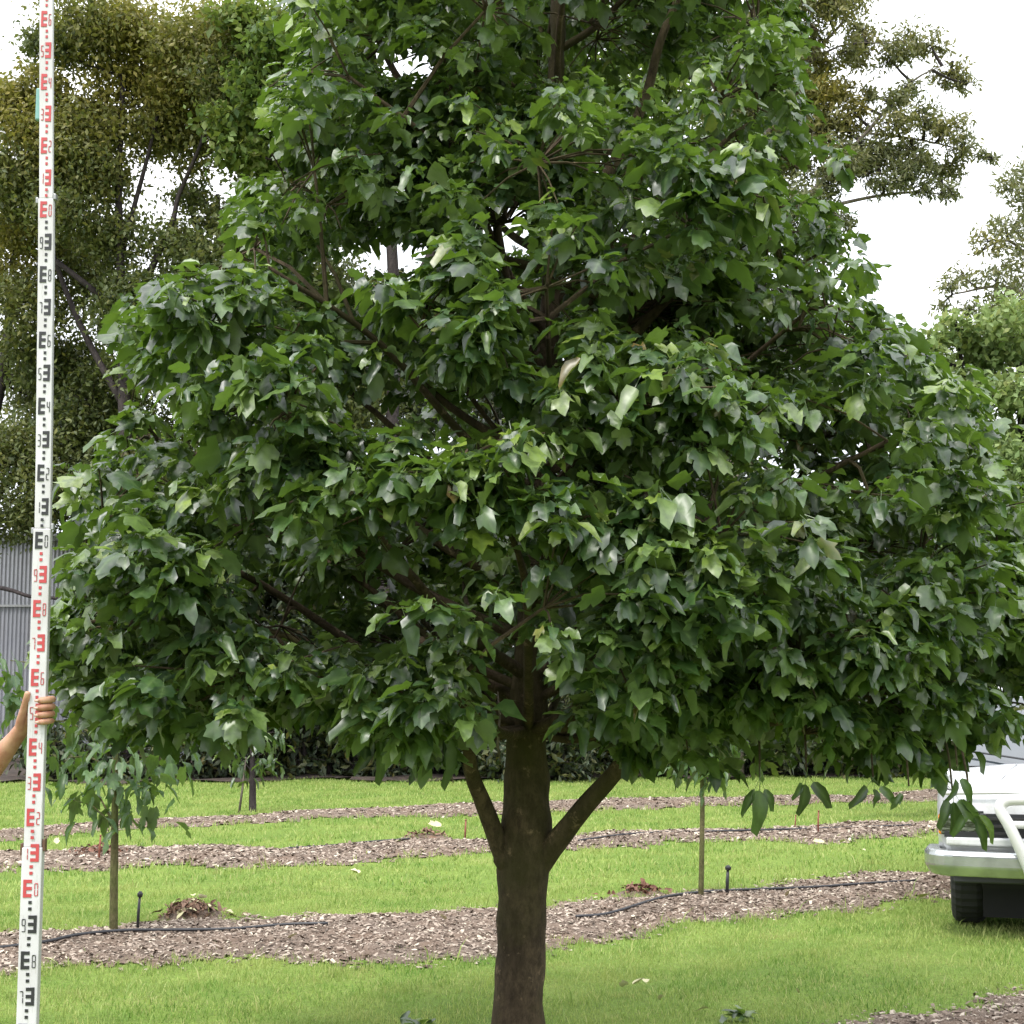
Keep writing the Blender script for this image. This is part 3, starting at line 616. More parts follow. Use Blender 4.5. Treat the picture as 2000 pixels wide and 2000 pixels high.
def stems(parent, base, Y, lines, m, first='trunk'):
    for i, (pts, r0, r1) in enumerate(lines):
        w = [Vector(at(px, py, Y+dy)) - Vector(base) for px, py, dy in pts]
        p = smooth_path(w, 4); LIMBS.setdefault(parent.name, []).extend(p[3:]); b = MB(); b.tube(p, list(np.linspace(r0, r1, len(p))), 8, wob=.05); b.build(first if i == 0 else 'limb', M[m], parent, True)
def back_tree(name, label, basepx, Y, clumps, lines, n_per, size, m, bk, seed, **kw):
    g = at(basepx, 1500, Y); base = (g.x, Y, 0); o = tag(empty(name, base), label, 'tree')
    stems(o, base, Y, lines, bk); crown('crown', clumps, Y, n_per, size, m, o, base, seed=seed, **kw); return o
wat = [(170, 60, 90, .25), (330, 50, 110, .6), (240, 170, 100, .55), (420, 120, 95, .35), (50, 240, 80, .6), (150, 260, 85, .3), (330, 260, 75, .3), (490, 190, 85, .15), (25, 350, 80, .15), (115, 400, 95, .1), (270, 60, 70, .5), (100, 90, 50, 0),
       (215, 470, 62, .1), (60, 320, 70, .4), (170, 340, 60, .15), (350, 180, 60, .5), (440, 250, 50, .1), (300, 130, 50, .7), (340, 470, 42, .1), (200, 330, 60, .3), (100, 300, 70, .4), (380, 200, 70, .6), (260, 560, 50, .0), (20, 200, 40, .4), (90, 180, 50, .5)]
back_tree('wattle_tree', 'tall olive and golden wattle-like tree behind the staff, top left', 255, 30, wat,
  [([(270, 1560, 0), (262, 1200, 0), (245, 900, 0), (240, 640, 0), (232, 400, 0), (240, 150, 0)], .20, .045), ([(245, 800, 0), (150, 620, .3), (90, 450, .5), (60, 300, .5)], .08, .02), ([(242, 640, 0), (330, 450, 0), (350, 380, 0), (400, 260, -.3), (430, 130, -.3)], .075, .02), ([(235, 500, 0), (290, 300, 0), (330, 120, 0)], .06, .02)], 4600, .125, 'wattle', 'bark_dark', 1, wl=.5, fluff=.36, sub=12)
wat2 = [(40, 520, 85, .5), (150, 560, 75, .15), (60, 640, 85, .15), (35, 760, 85, .1), (165, 700, 60, .05), (105, 850, 90, .05), (30, 930, 90, .1), (200, 890, 80, 0), (120, 980, 80, .05), (250, 760, 70, .0), (40, 1030, 55, .0), (150, 470, 60, .2), (20, 440, 60, .3), (220, 1000, 90, 0), (320, 950, 90, 0), (110, 780, 70, .0), (200, 800, 70, 0), (90, 720, 60, 0), (250, 850, 70, 0)]
back_tree('wattle_tree', 'dark brownish-green tree standing at the left edge above the grey shed', -60, 32, wat2,
  [([(-60, 1560, 0), (-50, 1200, 0), (-30, 900, 0), (10, 700, 0), (20, 560, 0)], .26, .07), ([(-40, 1000, 0), (60, 900, 0), (130, 830, 0)], .1, .03), ([(-100, 1130, 0), (10, 1150, -1), (60, 1165, -1.2), (120, 1170, -1.4), (200, 1190, -1.4)], .05, .025), ([(0, 760, 0), (90, 660, .2), (150, 560, .2)], .09, .03)], 4600, .125, 'wattle', 'bark_dark', 2, wl=.5, fluff=.36, sub=12)
wat3 = [(400, 520, 80, .0), (470, 450, 60, .05), (330, 590, 75, .05), (250, 620, 60, .0), (420, 640, 100, .0), (540, 560, 90, 0), (560, 400, 70, .1), (380, 400, 38, 0), (520, 330, 60, .1), (480, 700, 120, 0), (330, 720, 90, 0), (640, 620, 100, 0), (380, 880, 120, 0), (560, 820, 130, 0), (700, 760, 120, 0), (460, 1020, 130, 0), (640, 1000, 130, 0)]
back_tree('wattle_tree', 'shadowy dark-limbed tree between the golden tree and the big crown', 440, 31, wat3,
  [([(450, 1560, 0), (440, 1200, 0), (436, 900, 0), (432, 600, 0), (425, 380, 0)], .24, .05), ([(434, 700, 0), (520, 540, 0), (560, 400, 0)], .1, .03), ([(434, 560, 0), (380, 430, 0), (350, 330, 0)], .09, .02), ([(110, 510, -1), (180, 565, -1), (250, 625, -.5), (400, 720, 0)], .05, .08), ([(436, 640, 0), (480, 480, 0), (470, 330, 0)], .08, .02)], 4600, .125, 'wattle', 'bark_dark', 3, wl=.5, fluff=.36, sub=12)
midc = [(470, 130, 70, .2), (520, 30, 60, .1), (460, 230, 60, .1), (470, 310, 50, .1), (1480, 100, 70, .15), (1500, 280, 60, .1), (1560, 130, 50, .2), (1380, 330, 80, 0), (560, 120, 90, .0), (640, 60, 90, .05), (600, 240, 80, .0), (700, 200, 90, 0), (760, 30, 90, 0), (540, 300, 60, 0), (680, 330, 80, 0), (480, 60, 50, .1), (520, 200, 60, 0), (860, 20, 80, 0), (1000, 100, 110, 0), (900, 300, 80, 0), (1150, 60, 110, 0), (1250, 250, 90, 0), (1350, 60, 100, 0), (1420, 200, 60, .1)]
back_tree('broadleaf_tree', 'fresh green tree rising behind the big crown, upper left of centre', 760, 29, midc,
  [([(760, 1560, 0), (755, 1100, 0), (770, 700, 0), (760, 400, 0), (730, 120, 0), (690, -60, 0)], .17, .05), ([(765, 650, 0), (900, 400, 0), (1080, 120, 0), (1085, -60, 0)], .14, .05), ([(900, 450, 0), (1200, 260, 0), (1330, 30, 0)], .1, .04)], 2300, .17, 'midleaf', 'bark_dark', 4, wl=.6, fluff=.3)
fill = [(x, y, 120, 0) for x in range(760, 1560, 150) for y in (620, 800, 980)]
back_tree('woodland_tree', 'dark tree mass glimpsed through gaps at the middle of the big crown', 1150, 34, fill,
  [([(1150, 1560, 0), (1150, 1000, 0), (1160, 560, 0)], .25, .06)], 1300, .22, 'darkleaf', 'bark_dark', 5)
gum = [(1600, 260, 50, .3), (1650, 230, 44, .4), (1700, 290, 44, .1), (1640, 330, 44, .1), (1580, 200, 50, .4), (1740, 210, 30, .1), (1780, 320, 34, .1), (1800, 230, 30, .1), (1600, 30, 60, .3), (1660, 110, 30, .2), (1540, 420, 60, 0), (1450, 160, 60, .2), (1520, 150, 50, .4), (1470, 340, 60, .2), (1540, 250, 50, .3), (1610, 120, 36, .4), (1580, 90, 40, .3), (1700, 170, 22, .2), (1660, 290, 36, .1), (1640, 430, 30, 0), (1580, 480, 60, 0), (1690, 330, 30, 0), (1440, 420, 70, .1), (1470, 60, 55, .1), (1560, 40, 60, .15), (1640, 20, 40, .2), (1690, 45, 32, .15), (1700, 80, 38, .4), (1760, 90, 36, .2), (1820, 85, 34, .25), (1865, 130, 32, .3), (1890, 160, 20, .15), (1600, 190, 44, .75), (1650, 170, 34, .6), (1560, 170, 40, .4), (1670, 215, 26, .6), (1500, 200, 50, .1), (1440, 240, 60, .1),
       (1740, 120, 28, .1), (1740, 260, 36, .25), (1790, 280, 38, .1), (1840, 260, 36, .3), (1880, 290, 32, .1), (1850, 330, 34, .1), (1920, 300, 14, 0), (1935, 312, 12, 0), (1760, 340, 32, 0), (1810, 370, 26, 0), (1850, 380, 20, 0), (1720, 370, 30, 0), (1720, 300, 30, .1), (1550, 300, 50, .1), (1620, 350, 40, 0), (1770, 180, 26, 0), (1480, 130, 55, 0), (1520, 400, 70, 0)]
back_tree('gum_tree', 'airy eucalypt with open twiggy crown against the white sky, upper right', 1430, 27, gum,
  [([(1430, 1560, 0), (1430, 1000, 0), (1420, 620, 0), (1440, 420, 0), (1500, 250, 0), (1570, 130, 0), (1650, 40, 0)], .2, .02), ([(1440, 440, 0), (1590, 410, 0), (1700, 385, 0), (1790, 375, 0), (1840, 380, 0)], .05, .012), ([(1430, 560, 0), (1600, 360, 0), (1700, 250, 0), (1780, 160, 0), (1860, 120, 0)], .06, .008),
   ([(1690, 260, 0), (1780, 270, 0), (1870, 290, 0), (1930, 310, 0)], .025, .006), ([(1470, 320, 0), (1550, 160, 0), (1640, 90, 0), (1750, 85, 0)], .04, .008), ([(1620, 340, 0), (1680, 340, 0), (1760, 340, 0)], .02, .006), ([(1445, 420, 0), (1480, 240, 0), (1490, 90, 0)], .04, .01)], 3300, .13, 'gum', 'bark_pale', 6, wl=.32, fluff=.34, sub=10)
gum2 = [(1990, 370, 40, .1), (1960, 440, 36, .1), (1920, 480, 36, .3), (1985, 500, 50, .1), (1890, 530, 28, .2), (1935, 560, 40, .1), (1850, 560, 26, .1), (1990, 590, 50, .1), (1840, 590, 20, .1), (2050, 420, 70, .1), (2080, 550, 80, .1), (1900, 600, 30, 0), (2040, 330, 60, 0)]
back_tree('gum_tree', 'hazy grey-green eucalypt crown cut by the right edge', 2090, 42, gum2,
  [([(2090, 1520, 0), (2080, 1000, 0), (2060, 700, 0), (2040, 520, 0), (2010, 380, 0)], .3, .05), ([(2050, 600, 0), (1960, 560, 0), (1860, 575, 0)], .08, .02), ([(2040, 540, 0), (1970, 470, 0), (1900, 500, 0)], .06, .02)], 1500, .2, 'gum', 'bark_pale', 7, wl=.35, fluff=.3)
pale = [(1940, 1140, 80, 0), (2000, 1200, 80, 0), (2070, 1150, 90, 0), (1880, 1090, 80, 0), (1850, 1180, 70, 0), (2060, 1260, 80, 0), (1820, 980, 80, 0), (1840, 840, 70, 0), (1950, 640, 60, .1), (1860, 650, 44, .1), (2040, 660, 80, .1), (1900, 680, 70, .1), (1980, 700, 80, .05), (1940, 780, 80, .05), (1990, 850, 80, 0), (1870, 760, 60, .1), (1960, 930, 80, 0), (2060, 760, 100, 0), (2070, 900, 100, 0), (1900, 870, 70, 0), (2000, 1010, 90, 0), (2080, 1050, 90, 0), (1800, 690, 50, .1), (1920, 1050, 80, 0), (1780, 760, 60, 0), (1980, 1120, 80, 0)]
back_tree('broadleaf_tree', 'pale yellow-green leafy tree behind the ute at the right edge', 2030, 22, pale,
  [([(2030, 1600, 0), (2020, 1200, 0), (2000, 900, 0), (1990, 700, 0)], .16, .04), ([(2010, 1000, 0), (1920, 850, 0), (1880, 720, 0)], .07, .02)], 1600, .13, 'palegreen', 'bark_dark', 8, wl=.6)
wis = [(1900, 1200, 60, .2), (1960, 1230, 60, .2), (2010, 1200, 70, .2), (1850, 1260, 50, .1), (1930, 1300, 50, .1), (2020, 1290, 60, .1), (1870, 1330, 50, .1), (1800, 1320, 60, 0), (1960, 1380, 50, 0), (2060, 1360, 60, 0), (1760, 1400, 60, 0), (1700, 1440, 50, 0), (1860, 1420, 50, 0)]
back_tree('olive_shrub', 'wispy olive shrub beyond the roof of the ute', 1900, 19, wis,
  [([(1900, 1640, 0), (1900, 1450, 0), (1920, 1250, 0)], .06, .02), ([(1900, 1500, 0), (1830, 1380, 0), (1790, 1320, 0)], .04, .01)], 1100, .12, 'wattle', 'bark_dark', 9)['category'] = 'shrub'
# dark hedge shrubs along the edge of the lawn
hl = ['dark shrub at the lawn edge behind the left sapling', 'dark shrub at the lawn edge, left of the short young tree', 'dark shrub at the lawn edge, right of the short young tree', 'dark shrub seen below the crown, half way to the forked trunk', 'dark shrub just left of the forked trunk',
      'dark shrub just right of the forked trunk', 'dark shrub left of the straight sapling', 'dark shrub behind the straight sapling', 'dark shrub behind the hanging leaf sprays', 'dark shrub at the lawn edge left of the ute']
for i, px in enumerate((180, 360, 540, 700, 860, 1030, 1190, 1350, 1520, 1690)):
    r = np.random.default_rng(60+i); Y = 26.9+i*.12+r.uniform(-.3, .3); g = at(px, 1500, Y); base = (g.x, Y, 0)
    o = tag(empty('hedge_shrub', base), hl[i], 'shrub', 'dark shrubs along the lawn edge')
    cl = [(px+r.uniform(-75, 75), 1490-r.uniform(0, 190), r.uniform(50, 75), 0) for _ in range(13)]+[(px+q, 1506, 34, 0) for q in (-75, -35, 0, 35, 75)]
    if i == 0: cl = [c for c in cl if c[1] > 1440]
    if i == 1: cl = [c for c in cl if c[1] > 1360]
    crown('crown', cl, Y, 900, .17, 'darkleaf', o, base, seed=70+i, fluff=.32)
    for q in range(4):
        b = MB(); x = r.uniform(-.6, .6); b.tube([(x, 0, -.05), (x+r.uniform(-.15, .15), -.05, .6), (x*1.4, 0, 1.6)], [.05, .04, .02], 6); b.build('trunk' if q == 0 else 'stem', M['bark_dark'], o, True)
# far belt of trees closing the horizon
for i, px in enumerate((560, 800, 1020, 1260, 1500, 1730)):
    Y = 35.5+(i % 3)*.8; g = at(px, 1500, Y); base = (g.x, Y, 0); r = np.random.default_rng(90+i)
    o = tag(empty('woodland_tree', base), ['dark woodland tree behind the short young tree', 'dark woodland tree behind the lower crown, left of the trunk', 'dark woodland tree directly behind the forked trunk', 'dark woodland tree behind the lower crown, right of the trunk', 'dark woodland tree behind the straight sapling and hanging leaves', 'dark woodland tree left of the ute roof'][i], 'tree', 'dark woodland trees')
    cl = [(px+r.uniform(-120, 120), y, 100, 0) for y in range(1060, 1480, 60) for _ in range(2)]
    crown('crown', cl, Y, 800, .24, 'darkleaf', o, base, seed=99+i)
    b = MB(); b.tube([(0, 0, -.1), (.1, 0, 2), (0, 0, 5)], [.22, .17, .08], 8); b.build('trunk', M['bark_dark'], o, True)

# ------------------------------------------------------------------ corrugated shed on the left
SY = 34.0
p0 = at(-420, 1500, SY); p1 = at(470, 1500, SY); htop = at(0, 1050, SY).z
shed = tag(empty('corrugated_shed', ((p0.x+p1.x)/2, SY, 0)), 'grey corrugated iron shed half hidden behind trees at the left edge', 'shed')
Wd = p1.x-p0.x; pitch = .09; sheetw = pitch*8; ns = int(Wd/sheetw)
cor = []
for k_ in range(8*8+1):
    cor.append((k_/8*pitch, .016*math.sin(2*math.pi*k_/8)))
def sheet_mesh(z0, z1):
    b = MB(); n = len(cor); vs = [(x, y, z0) for x, y in cor]+[(x, y, z1) for x, y in cor]
    b.add(vs, [(i, i+1, n+i+1, n+i) for i in range(n-1)])
    me = bpy.data.meshes.new('wall_sheet'); me.from_pydata(b.v, [], b.f); me.materials.append(M['shed']); me.update(); me.polygons.foreach_set('use_smooth', [True]*len(me.polygons)); return me
zmid = at(0, 1185, SY).z; lo_, hi_ = sheet_mesh(0, zmid+.05), sheet_mesh(zmid, htop)
for i in range(ns):
    for me, dy in ((lo_, 0), (hi_, -.035)):
        o = link('wall_sheet', me, shed); o.location = (-Wd/2+i*sheetw, dy+(.004 if i % 2 else 0), 0)
b = MB(); b.box((0, 3.5, htop+.05), (Wd+.3, 7.4, .08)); b.build('roof', M['shed'], shed)
b = MB(); b.box((0, -.08, htop-.02), (Wd+.3, .1, .14)); b.build('gutter', M['shed'], shed, bevel=.01)
b = MB(); b.box((0, -.05, zmid+.02), (Wd, .02, .05)); b.build('flashing', M['staffdark'], shed)
b = MB(); b.box((-Wd/2, 3.5, htop/2), (.06, 7, htop)); b.box((Wd/2, 3.5, htop/2), (.06, 7, htop)); b.box((0, 7, htop/2), (Wd, .06, htop)); b.build('side_walls', M['shed'], shed)

# ------------------------------------------------------------------ survey staff
SX, SYY = 0.0, 4.5
hx = lambda h: float(np.interp(h, [0, .6, 1.35, 2.11, 2.89, 3.7, 4.3], [-1.376, -1.376, -1.377, -1.381, -1.399, -1.426, -1.45]))
staff = tag(empty('survey_staff', (hx(0), SYY, 0)), 'tall white survey staff with red and black E-shaped graduations, held upright at the left', 'survey staff')
secs = [(0, 1.14, .058, .030), (1.14, 2.06, .051, .025), (2.06, 3.06, .0465, .020), (3.06, 4.3, .0415, .015)]
for z0, z1, w, t in secs:
    b = MB(); zs = np.arange(z0, z1+.001, (z1-z0)/6); vs = []; fs = []
    for z in zs:
        x = hx(z)-hx(0)
        vs += [(x-w/2, -t/2, z), (x+w/2, -t/2, z), (x+w/2, t/2, z), (x-w/2, t/2, z)]
    for i in range(len(zs)-1):
        a = i*4
        for k_ in range(4): fs.append((a+k_, a+(k_+1) % 4, a+4+(k_+1) % 4, a+4+k_))
    fs += [(3, 2, 1, 0), tuple(len(vs)-4+k_ for k_ in range(4))]
    b.add(vs, fs); b.build('staff_section', M['staffwhite'], staff, bevel=.003)
def secof(h):
    for s in secs:
        if s[0] <= h < s[1]: return s
    return secs[-1]
def marks(h0, hue, n):
    b = MB(); s = secof(h0+.02); w, t = s[2], s[3]; x0 = hx(h0)-hx(0); yy = -t/2-.0012
    side = 1 if n % 2 else -1            # E opens inward from alternate edges
    xo = x0+side*w*.36; wE = w*.42; mi = hue
    def q(xc, zc, dx, dz): b.box((xc, yy, zc), (dx, .0016, dz), mi)
    q(xo-side*wE*.18, h0+.025, wE*.36, .05)
    for zc in (h0+.005, h0+.025, h0+.045): q(xo-side*wE*.68, zc, wE*.64, .0095)
    for zc in (h0+.068, h0+.086): q(x0-side*w*.0, zc, w*.16, .0085)
    # small figure beside each E: stroke pattern of the decimetre number
    d = int(round(h0*10)) % 10; SEG = {0: 'abcdef', 1: 'bc', 2: 'abged', 3: 'abgcd', 4: 'fgbc', 5: 'afgcd', 6: 'afgedc', 7: 'abc', 8: 'abcdefg', 9: 'abcdfg'}[d]
    cx, cz, a_, hh = x0-side*w*.28, h0+.022, w*.075, .0085
    pos = {'a': (0, hh*2, 1), 'g': (0, 0, 1), 'd': (0, -hh*2, 1), 'b': (a_, hh, 0), 'c': (a_, -hh, 0), 'f': (-a_, hh, 0), 'e': (-a_, -hh, 0)}
    for sg in SEG:
        dx, dz, hz = pos[sg]; q(cx+dx, cz+dz, (a_*2 if hz else .0018), (.0020 if hz else hh*2-.0026))
    return b
for n in range(1, 42):
    h0 = n*.1; hue = 0 if int(h0+1e-6) % 2 == 0 else 1
    marks(h0, 0, n).build('graduation', M['black'] if hue == 0 else M['red'], staff)
for z, w, m_ in ((1.14, .056, 'clip'), (2.06, .050, 'staffdark'), (3.06, .045, 'staffdark')):
    x = hx(z)-hx(0)
    for sd__ in (-1, 1):
        b = MB(); b.box((x+sd__*(w/2+.0035), .001, z+.006*sd__), (.009, .020, .034 if z < 2 else .018)); b.build('joint_clip', M[m_], staff, bevel=.002)
b = MB(); b.box((hx(3.38)-hx(0)-.026, .012, 3.36), (.016, .022, .10)); b.build('locking_tab', M['teal'], staff, bevel=.004)
b = MB(); b.box((hx(0)-hx(0), 0, .006), (.062, .034, .014)); b.build('foot_plate', M['staffdark'], staff, bevel=.002)

# ------------------------------------------------------------------ the person holding the staff
def skin_obj(name, chains, m, parent, sub=2, scale=1):
    """chains: dict of named joints -> (co, r); edges list"""
    joints, edges, root = chains; me = bpy.data.meshes.new(name); names = list(joints)
    me.from_pydata([joints[k_][0] for k_ in names], [(names.index(a), names.index(b_)) for a, b_ in edges], [])
    me.materials.append(m); o = link(name, me, parent); md = o.modifiers.new('skin', 'SKIN'); md.use_smooth_shade = True
    for i, k_ in enumerate(names):
        r_ = joints[k_][1]; r_ = r_ if isinstance(r_, tuple) else (r_, r_)
        me.skin_vertices[0].data[i].radius = (r_[0]*scale, r_[1]*scale); me.skin_vertices[0].data[i].use_root = (k_ == root)
    s = o.modifiers.new('sub', 'SUBSURF'); s.levels = sub; s.render_levels = sub; return o
PX, PY = -2.02, 4.72
person = tag(empty('person', (PX, PY, 0)), 'person at the left edge, bare forearm and hand gripping the survey staff', 'person')
def pr(x, y, z): return (x-PX, y-PY, z)
J = {}; E = []
def chain(prev, items):
    for k_, c, r_ in items:
        J[k_] = (c, r_)
        if prev: E.append((prev, k_))
        prev = k_
chain(None, [('pelvis', (0, 0, .95), (.15, .11)), ('waist', (0, 0, 1.10), (.135, .1)), ('chest', (0, 0, 1.32), (.16, .11)), ('neck0', (0, 0, 1.47), .06), ('neck', (.005, -.01, 1.52), .052), ('head0', (.01, -.02, 1.60), (.075, .09)), ('head1', (.01, -.02, 1.68), (.08, .10)), ('head2', (.01, -.01, 1.75), (.055, .065))])
chain('pelvis', [('hipL', (.09, 0, .88), .085), ('kneeL', (.11, -.03, .49), .058), ('ankL', (.11, .01, .09), .042), ('toeL', (.14, -.14, .04), .035)])
chain('pelvis', [('hipR', (-.09, 0, .88), .085), ('kneeR', (-.11, -.03, .49), .058), ('ankR', (-.11, .01, .09), .042), ('toeR', (-.15, -.14, .04), .035)])
chain('chest', [('shR', (-.19, 0, 1.40), .055), ('elR', (-.25, .03, 1.12), .042), ('wrR', (-.24, -.04, .88), .028), ('haR', (-.235, -.06, .79), (.035, .02))])
chain('chest', [('shL', (.18, -.01, 1.40), .055), ('elL', pr(-1.70, 4.66, 1.215), .045), ('faL', pr(-1.59, 4.615, 1.305), .045), ('fbL', pr(-1.515, 4.58, 1.385), .037), ('wrL', pr(-1.455, 4.552, 1.452), (.029, .022)),
                ('pmL', pr(-1.42, 4.545, 1.497), (.036, .015)), ('pkL', pr(-1.383, 4.541, 1.527), (.036, .013))])
body = skin_obj('body', (J, E, 'pelvis'), M['skin'], person)
fing = []
for k_, (z, L) in enumerate(((1.562, .98), (1.541, 1.05), (1.520, 1.0), (1.500, .86))):
    xe = -1.343; r_ = (.0112, .0112, .0108, .0095)[k_]
    fj = {'a': (pr(-1.400, 4.538, z-.012+k_*.004), r_*1.05), 'b': (pr(-1.362, 4.540, z-.003), r_*1.08), 'c': (pr(xe+.002*L, 4.523, z), r_), 'd': (pr(xe+.0005, 4.489, z-.001), r_), 'e': (pr(-1.352-.004*L, 4.4745, z-.003), r_*.97), 'f': (pr(-1.352-.024*L, 4.476, z-.004), r_*.85)}
    skin_obj('finger', (fj, [('a', 'b'), ('b', 'c'), ('c', 'd'), ('d', 'e'), ('e', 'f')], 'a'), M['skin'], body, 2)
for k_, (z, L) in enumerate(((1.562, .98), (1.541, 1.05), (1.520, 1.0), (1.500, .86))):
    c = Vector(pr(-1.352-.0205*L, 4.4668+.001*k_, z-.004)); b = MB(); b.tube([c+Vector((-.006, .0015, 0)), c+Vector((0, 0, 0)), c+Vector((.006, 0, 0))], [.003, .0042, .004], 8); b.build('nail', M['nail'], body, True)
tj = {'a': (pr(-1.447, 4.545, 1.463), .016), 'b': (pr(-1.432, 4.520, 1.502), .0145), 'c': (pr(-1.417, 4.500, 1.540), .0115), 'd': (pr(-1.407, 4.486, 1.567), .0105), 'e': (pr(-1.402, 4.480, 1.585), .0085)}
skin_obj('thumb', (tj, [('a', 'b'), ('b', 'c'), ('c', 'd'), ('d', 'e')], 'a'), M['skin'], body, 2)
cj = {'p': ((0, 0, .93), (.165, .125)), 'w': ((0, 0, 1.10), (.15, .115)), 'c': ((0, 0, 1.32), (.175, .125)), 'n': ((0, 0, 1.45), (.09, .08)), 's1': ((.18, -.01, 1.40), .066), 'e1': ((.25, -.03, 1.31), .063), 's2': ((-.19, 0, 1.40), .066), 'e2': ((-.235, .02, 1.22), .06)}
skin_obj('shirt', (cj, [('p', 'w'), ('w', 'c'), ('c', 'n'), ('c', 's1'), ('s1', 'e1'), ('c', 's2'), ('s2', 'e2')], 'p'), M['shirt'], person)
tj = {'p': ((0, 0, .97), (.16, .12)), 'h1': ((.09, 0, .86), .098), 'k1': ((.11, -.03, .49), .075), 'a1': ((.11, .01, .10), .06), 'h2': ((-.09, 0, .86), .098), 'k2': ((-.11, -.03, .49), .075), 'a2': ((-.11, .01, .10), .06)}
skin_obj('trousers', (tj, [('p', 'h1'), ('h1', 'k1'), ('k1', 'a1'), ('p', 'h2'), ('h2', 'k2'), ('k2', 'a2')], 'p'), M['trousers'], person)
for s in (1, -1): skin_obj('boot', ({'a': ((s*.11, .03, .05), (.045, .05)), 'b': ((s*.125, -.08, .045), (.045, .04)), 'c': ((s*.145, -.17, .035), (.04, .03))}, [('a', 'b'), ('b', 'c')], 'a'), M['boot'], person)
skin_obj('hair', ({'a': ((.01, .02, 1.66), (.075, .085)), 'b': ((.01, .015, 1.73), (.08, .095)), 'c': ((.01, .0, 1.785), (.05, .06))}, [('a', 'b'), ('b', 'c')], 'a'), M['hair'], person)

# ------------------------------------------------------------------ the white ute (local: x = image right, +y = backwards)
PSI = R(16)
ute = tag(empty('white_ute', (3.55, 9.83, 0), -PSI), 'white ute with chrome-tipped bull bar parked nose-on at the right edge', 'ute')
st = []
def sec(y, zb, zt, w, crown_=0.04, sh=None):
    sh = sh if sh else zt-.10
    return [(y, w*.93, zb), (y, w, zb+.12), (y, w, sh-.06), (y, w*.97, sh), (y, w*.86, zt-.012), (y, w*.45, zt+crown_*.6), (y, 0, zt+crown_)]
ybs = []
for y, zt, w in ((.0, .83, .79), (.03, .89, .82), (.14, .925, .835), (.30, .945, .84), (.42, .96, .845), (.50, .97, .845), (.60, .98, .845), (.75, .995, .845), (.90, 1.005, .845), (1.0, 1.01, .845), (1.10, 1.015, .845), (1.25, 1.02, .845), (1.6, 1.02, .845), (2.6, 1.02, .845), (2.75, 1.02, .845)):
    d = abs(y-.75); arch = .40 if d > .44 else .40+math.sqrt(max(0, .44**2-d*d))*.72
    ybs.append(sec(y, max(.40, arch) if y > .2 else .50, zt, w))
b = MB(); n = 7; vs = []; fs = []
for s_ in ybs:
    vs += [(-x, y, z) for (y, x, z) in s_]+[(x, y, z) for (y, x, z) in s_[-2::-1]]
m_ = 13
for i in range(len(ybs)-1):
    for k_ in range(m_-1): fs.append((i*m_+k_, (i+1)*m_+k_, (i+1)*m_+k_+1, i*m_+k_+1))
fs.append(tuple(range(m_))); fs.append(tuple((len(ybs)-1)*m_+k_ for k_ in range(m_))[::-1])
b.add(vs, fs); b.build('body', M['paint'], ute, True, bevel=.01)
# cab with raked windscreen
def loft(rings, name, m, parent, smooth=False, bevel=0):
    b = MB(); k_ = len(rings[0]); vs = [p for r_ in rings for p in r_]; fs = []
    for i in range(len(rings)-1):
        for j in range(k_): fs.append((i*k_+j, i*k_+(j+1) % k_, (i+1)*k_+(j+1) % k_, (i+1)*k_+j))
    fs += [tuple(range(k_))[::-1], tuple((len(rings)-1)*k_+j for j in range(k_))]
    b.add(vs, fs); return b.build(name, m, parent, smooth, bevel)
def ring(y0, y1, w, z): return [(-w, y0+.05, z), (-w*.6, y0, z), (w*.6, y0, z), (w, y0+.05, z), (w, y1, z), (-w, y1, z)]
cab = loft([ring(1.22, 2.74, .79, .95), ring(1.28, 2.73, .785, 1.02), ring(1.86, 2.66, .66, 1.56), ring(1.92, 2.64, .62, 1.60), ring(2.05, 2.55, .5, 1.62)], 'cab', M['paint'], ute, False, .02)
loft([[(-.70, 1.30, 1.03), (.70, 1.30, 1.03), (.70, 1.24, 1.03), (-.70, 1.24, 1.03)], [(-.60, 1.83, 1.52), (.60, 1.83, 1.52), (.60, 1.795, 1.52), (-.60, 1.795, 1.52)]], 'windscreen', M['glass'], ute)
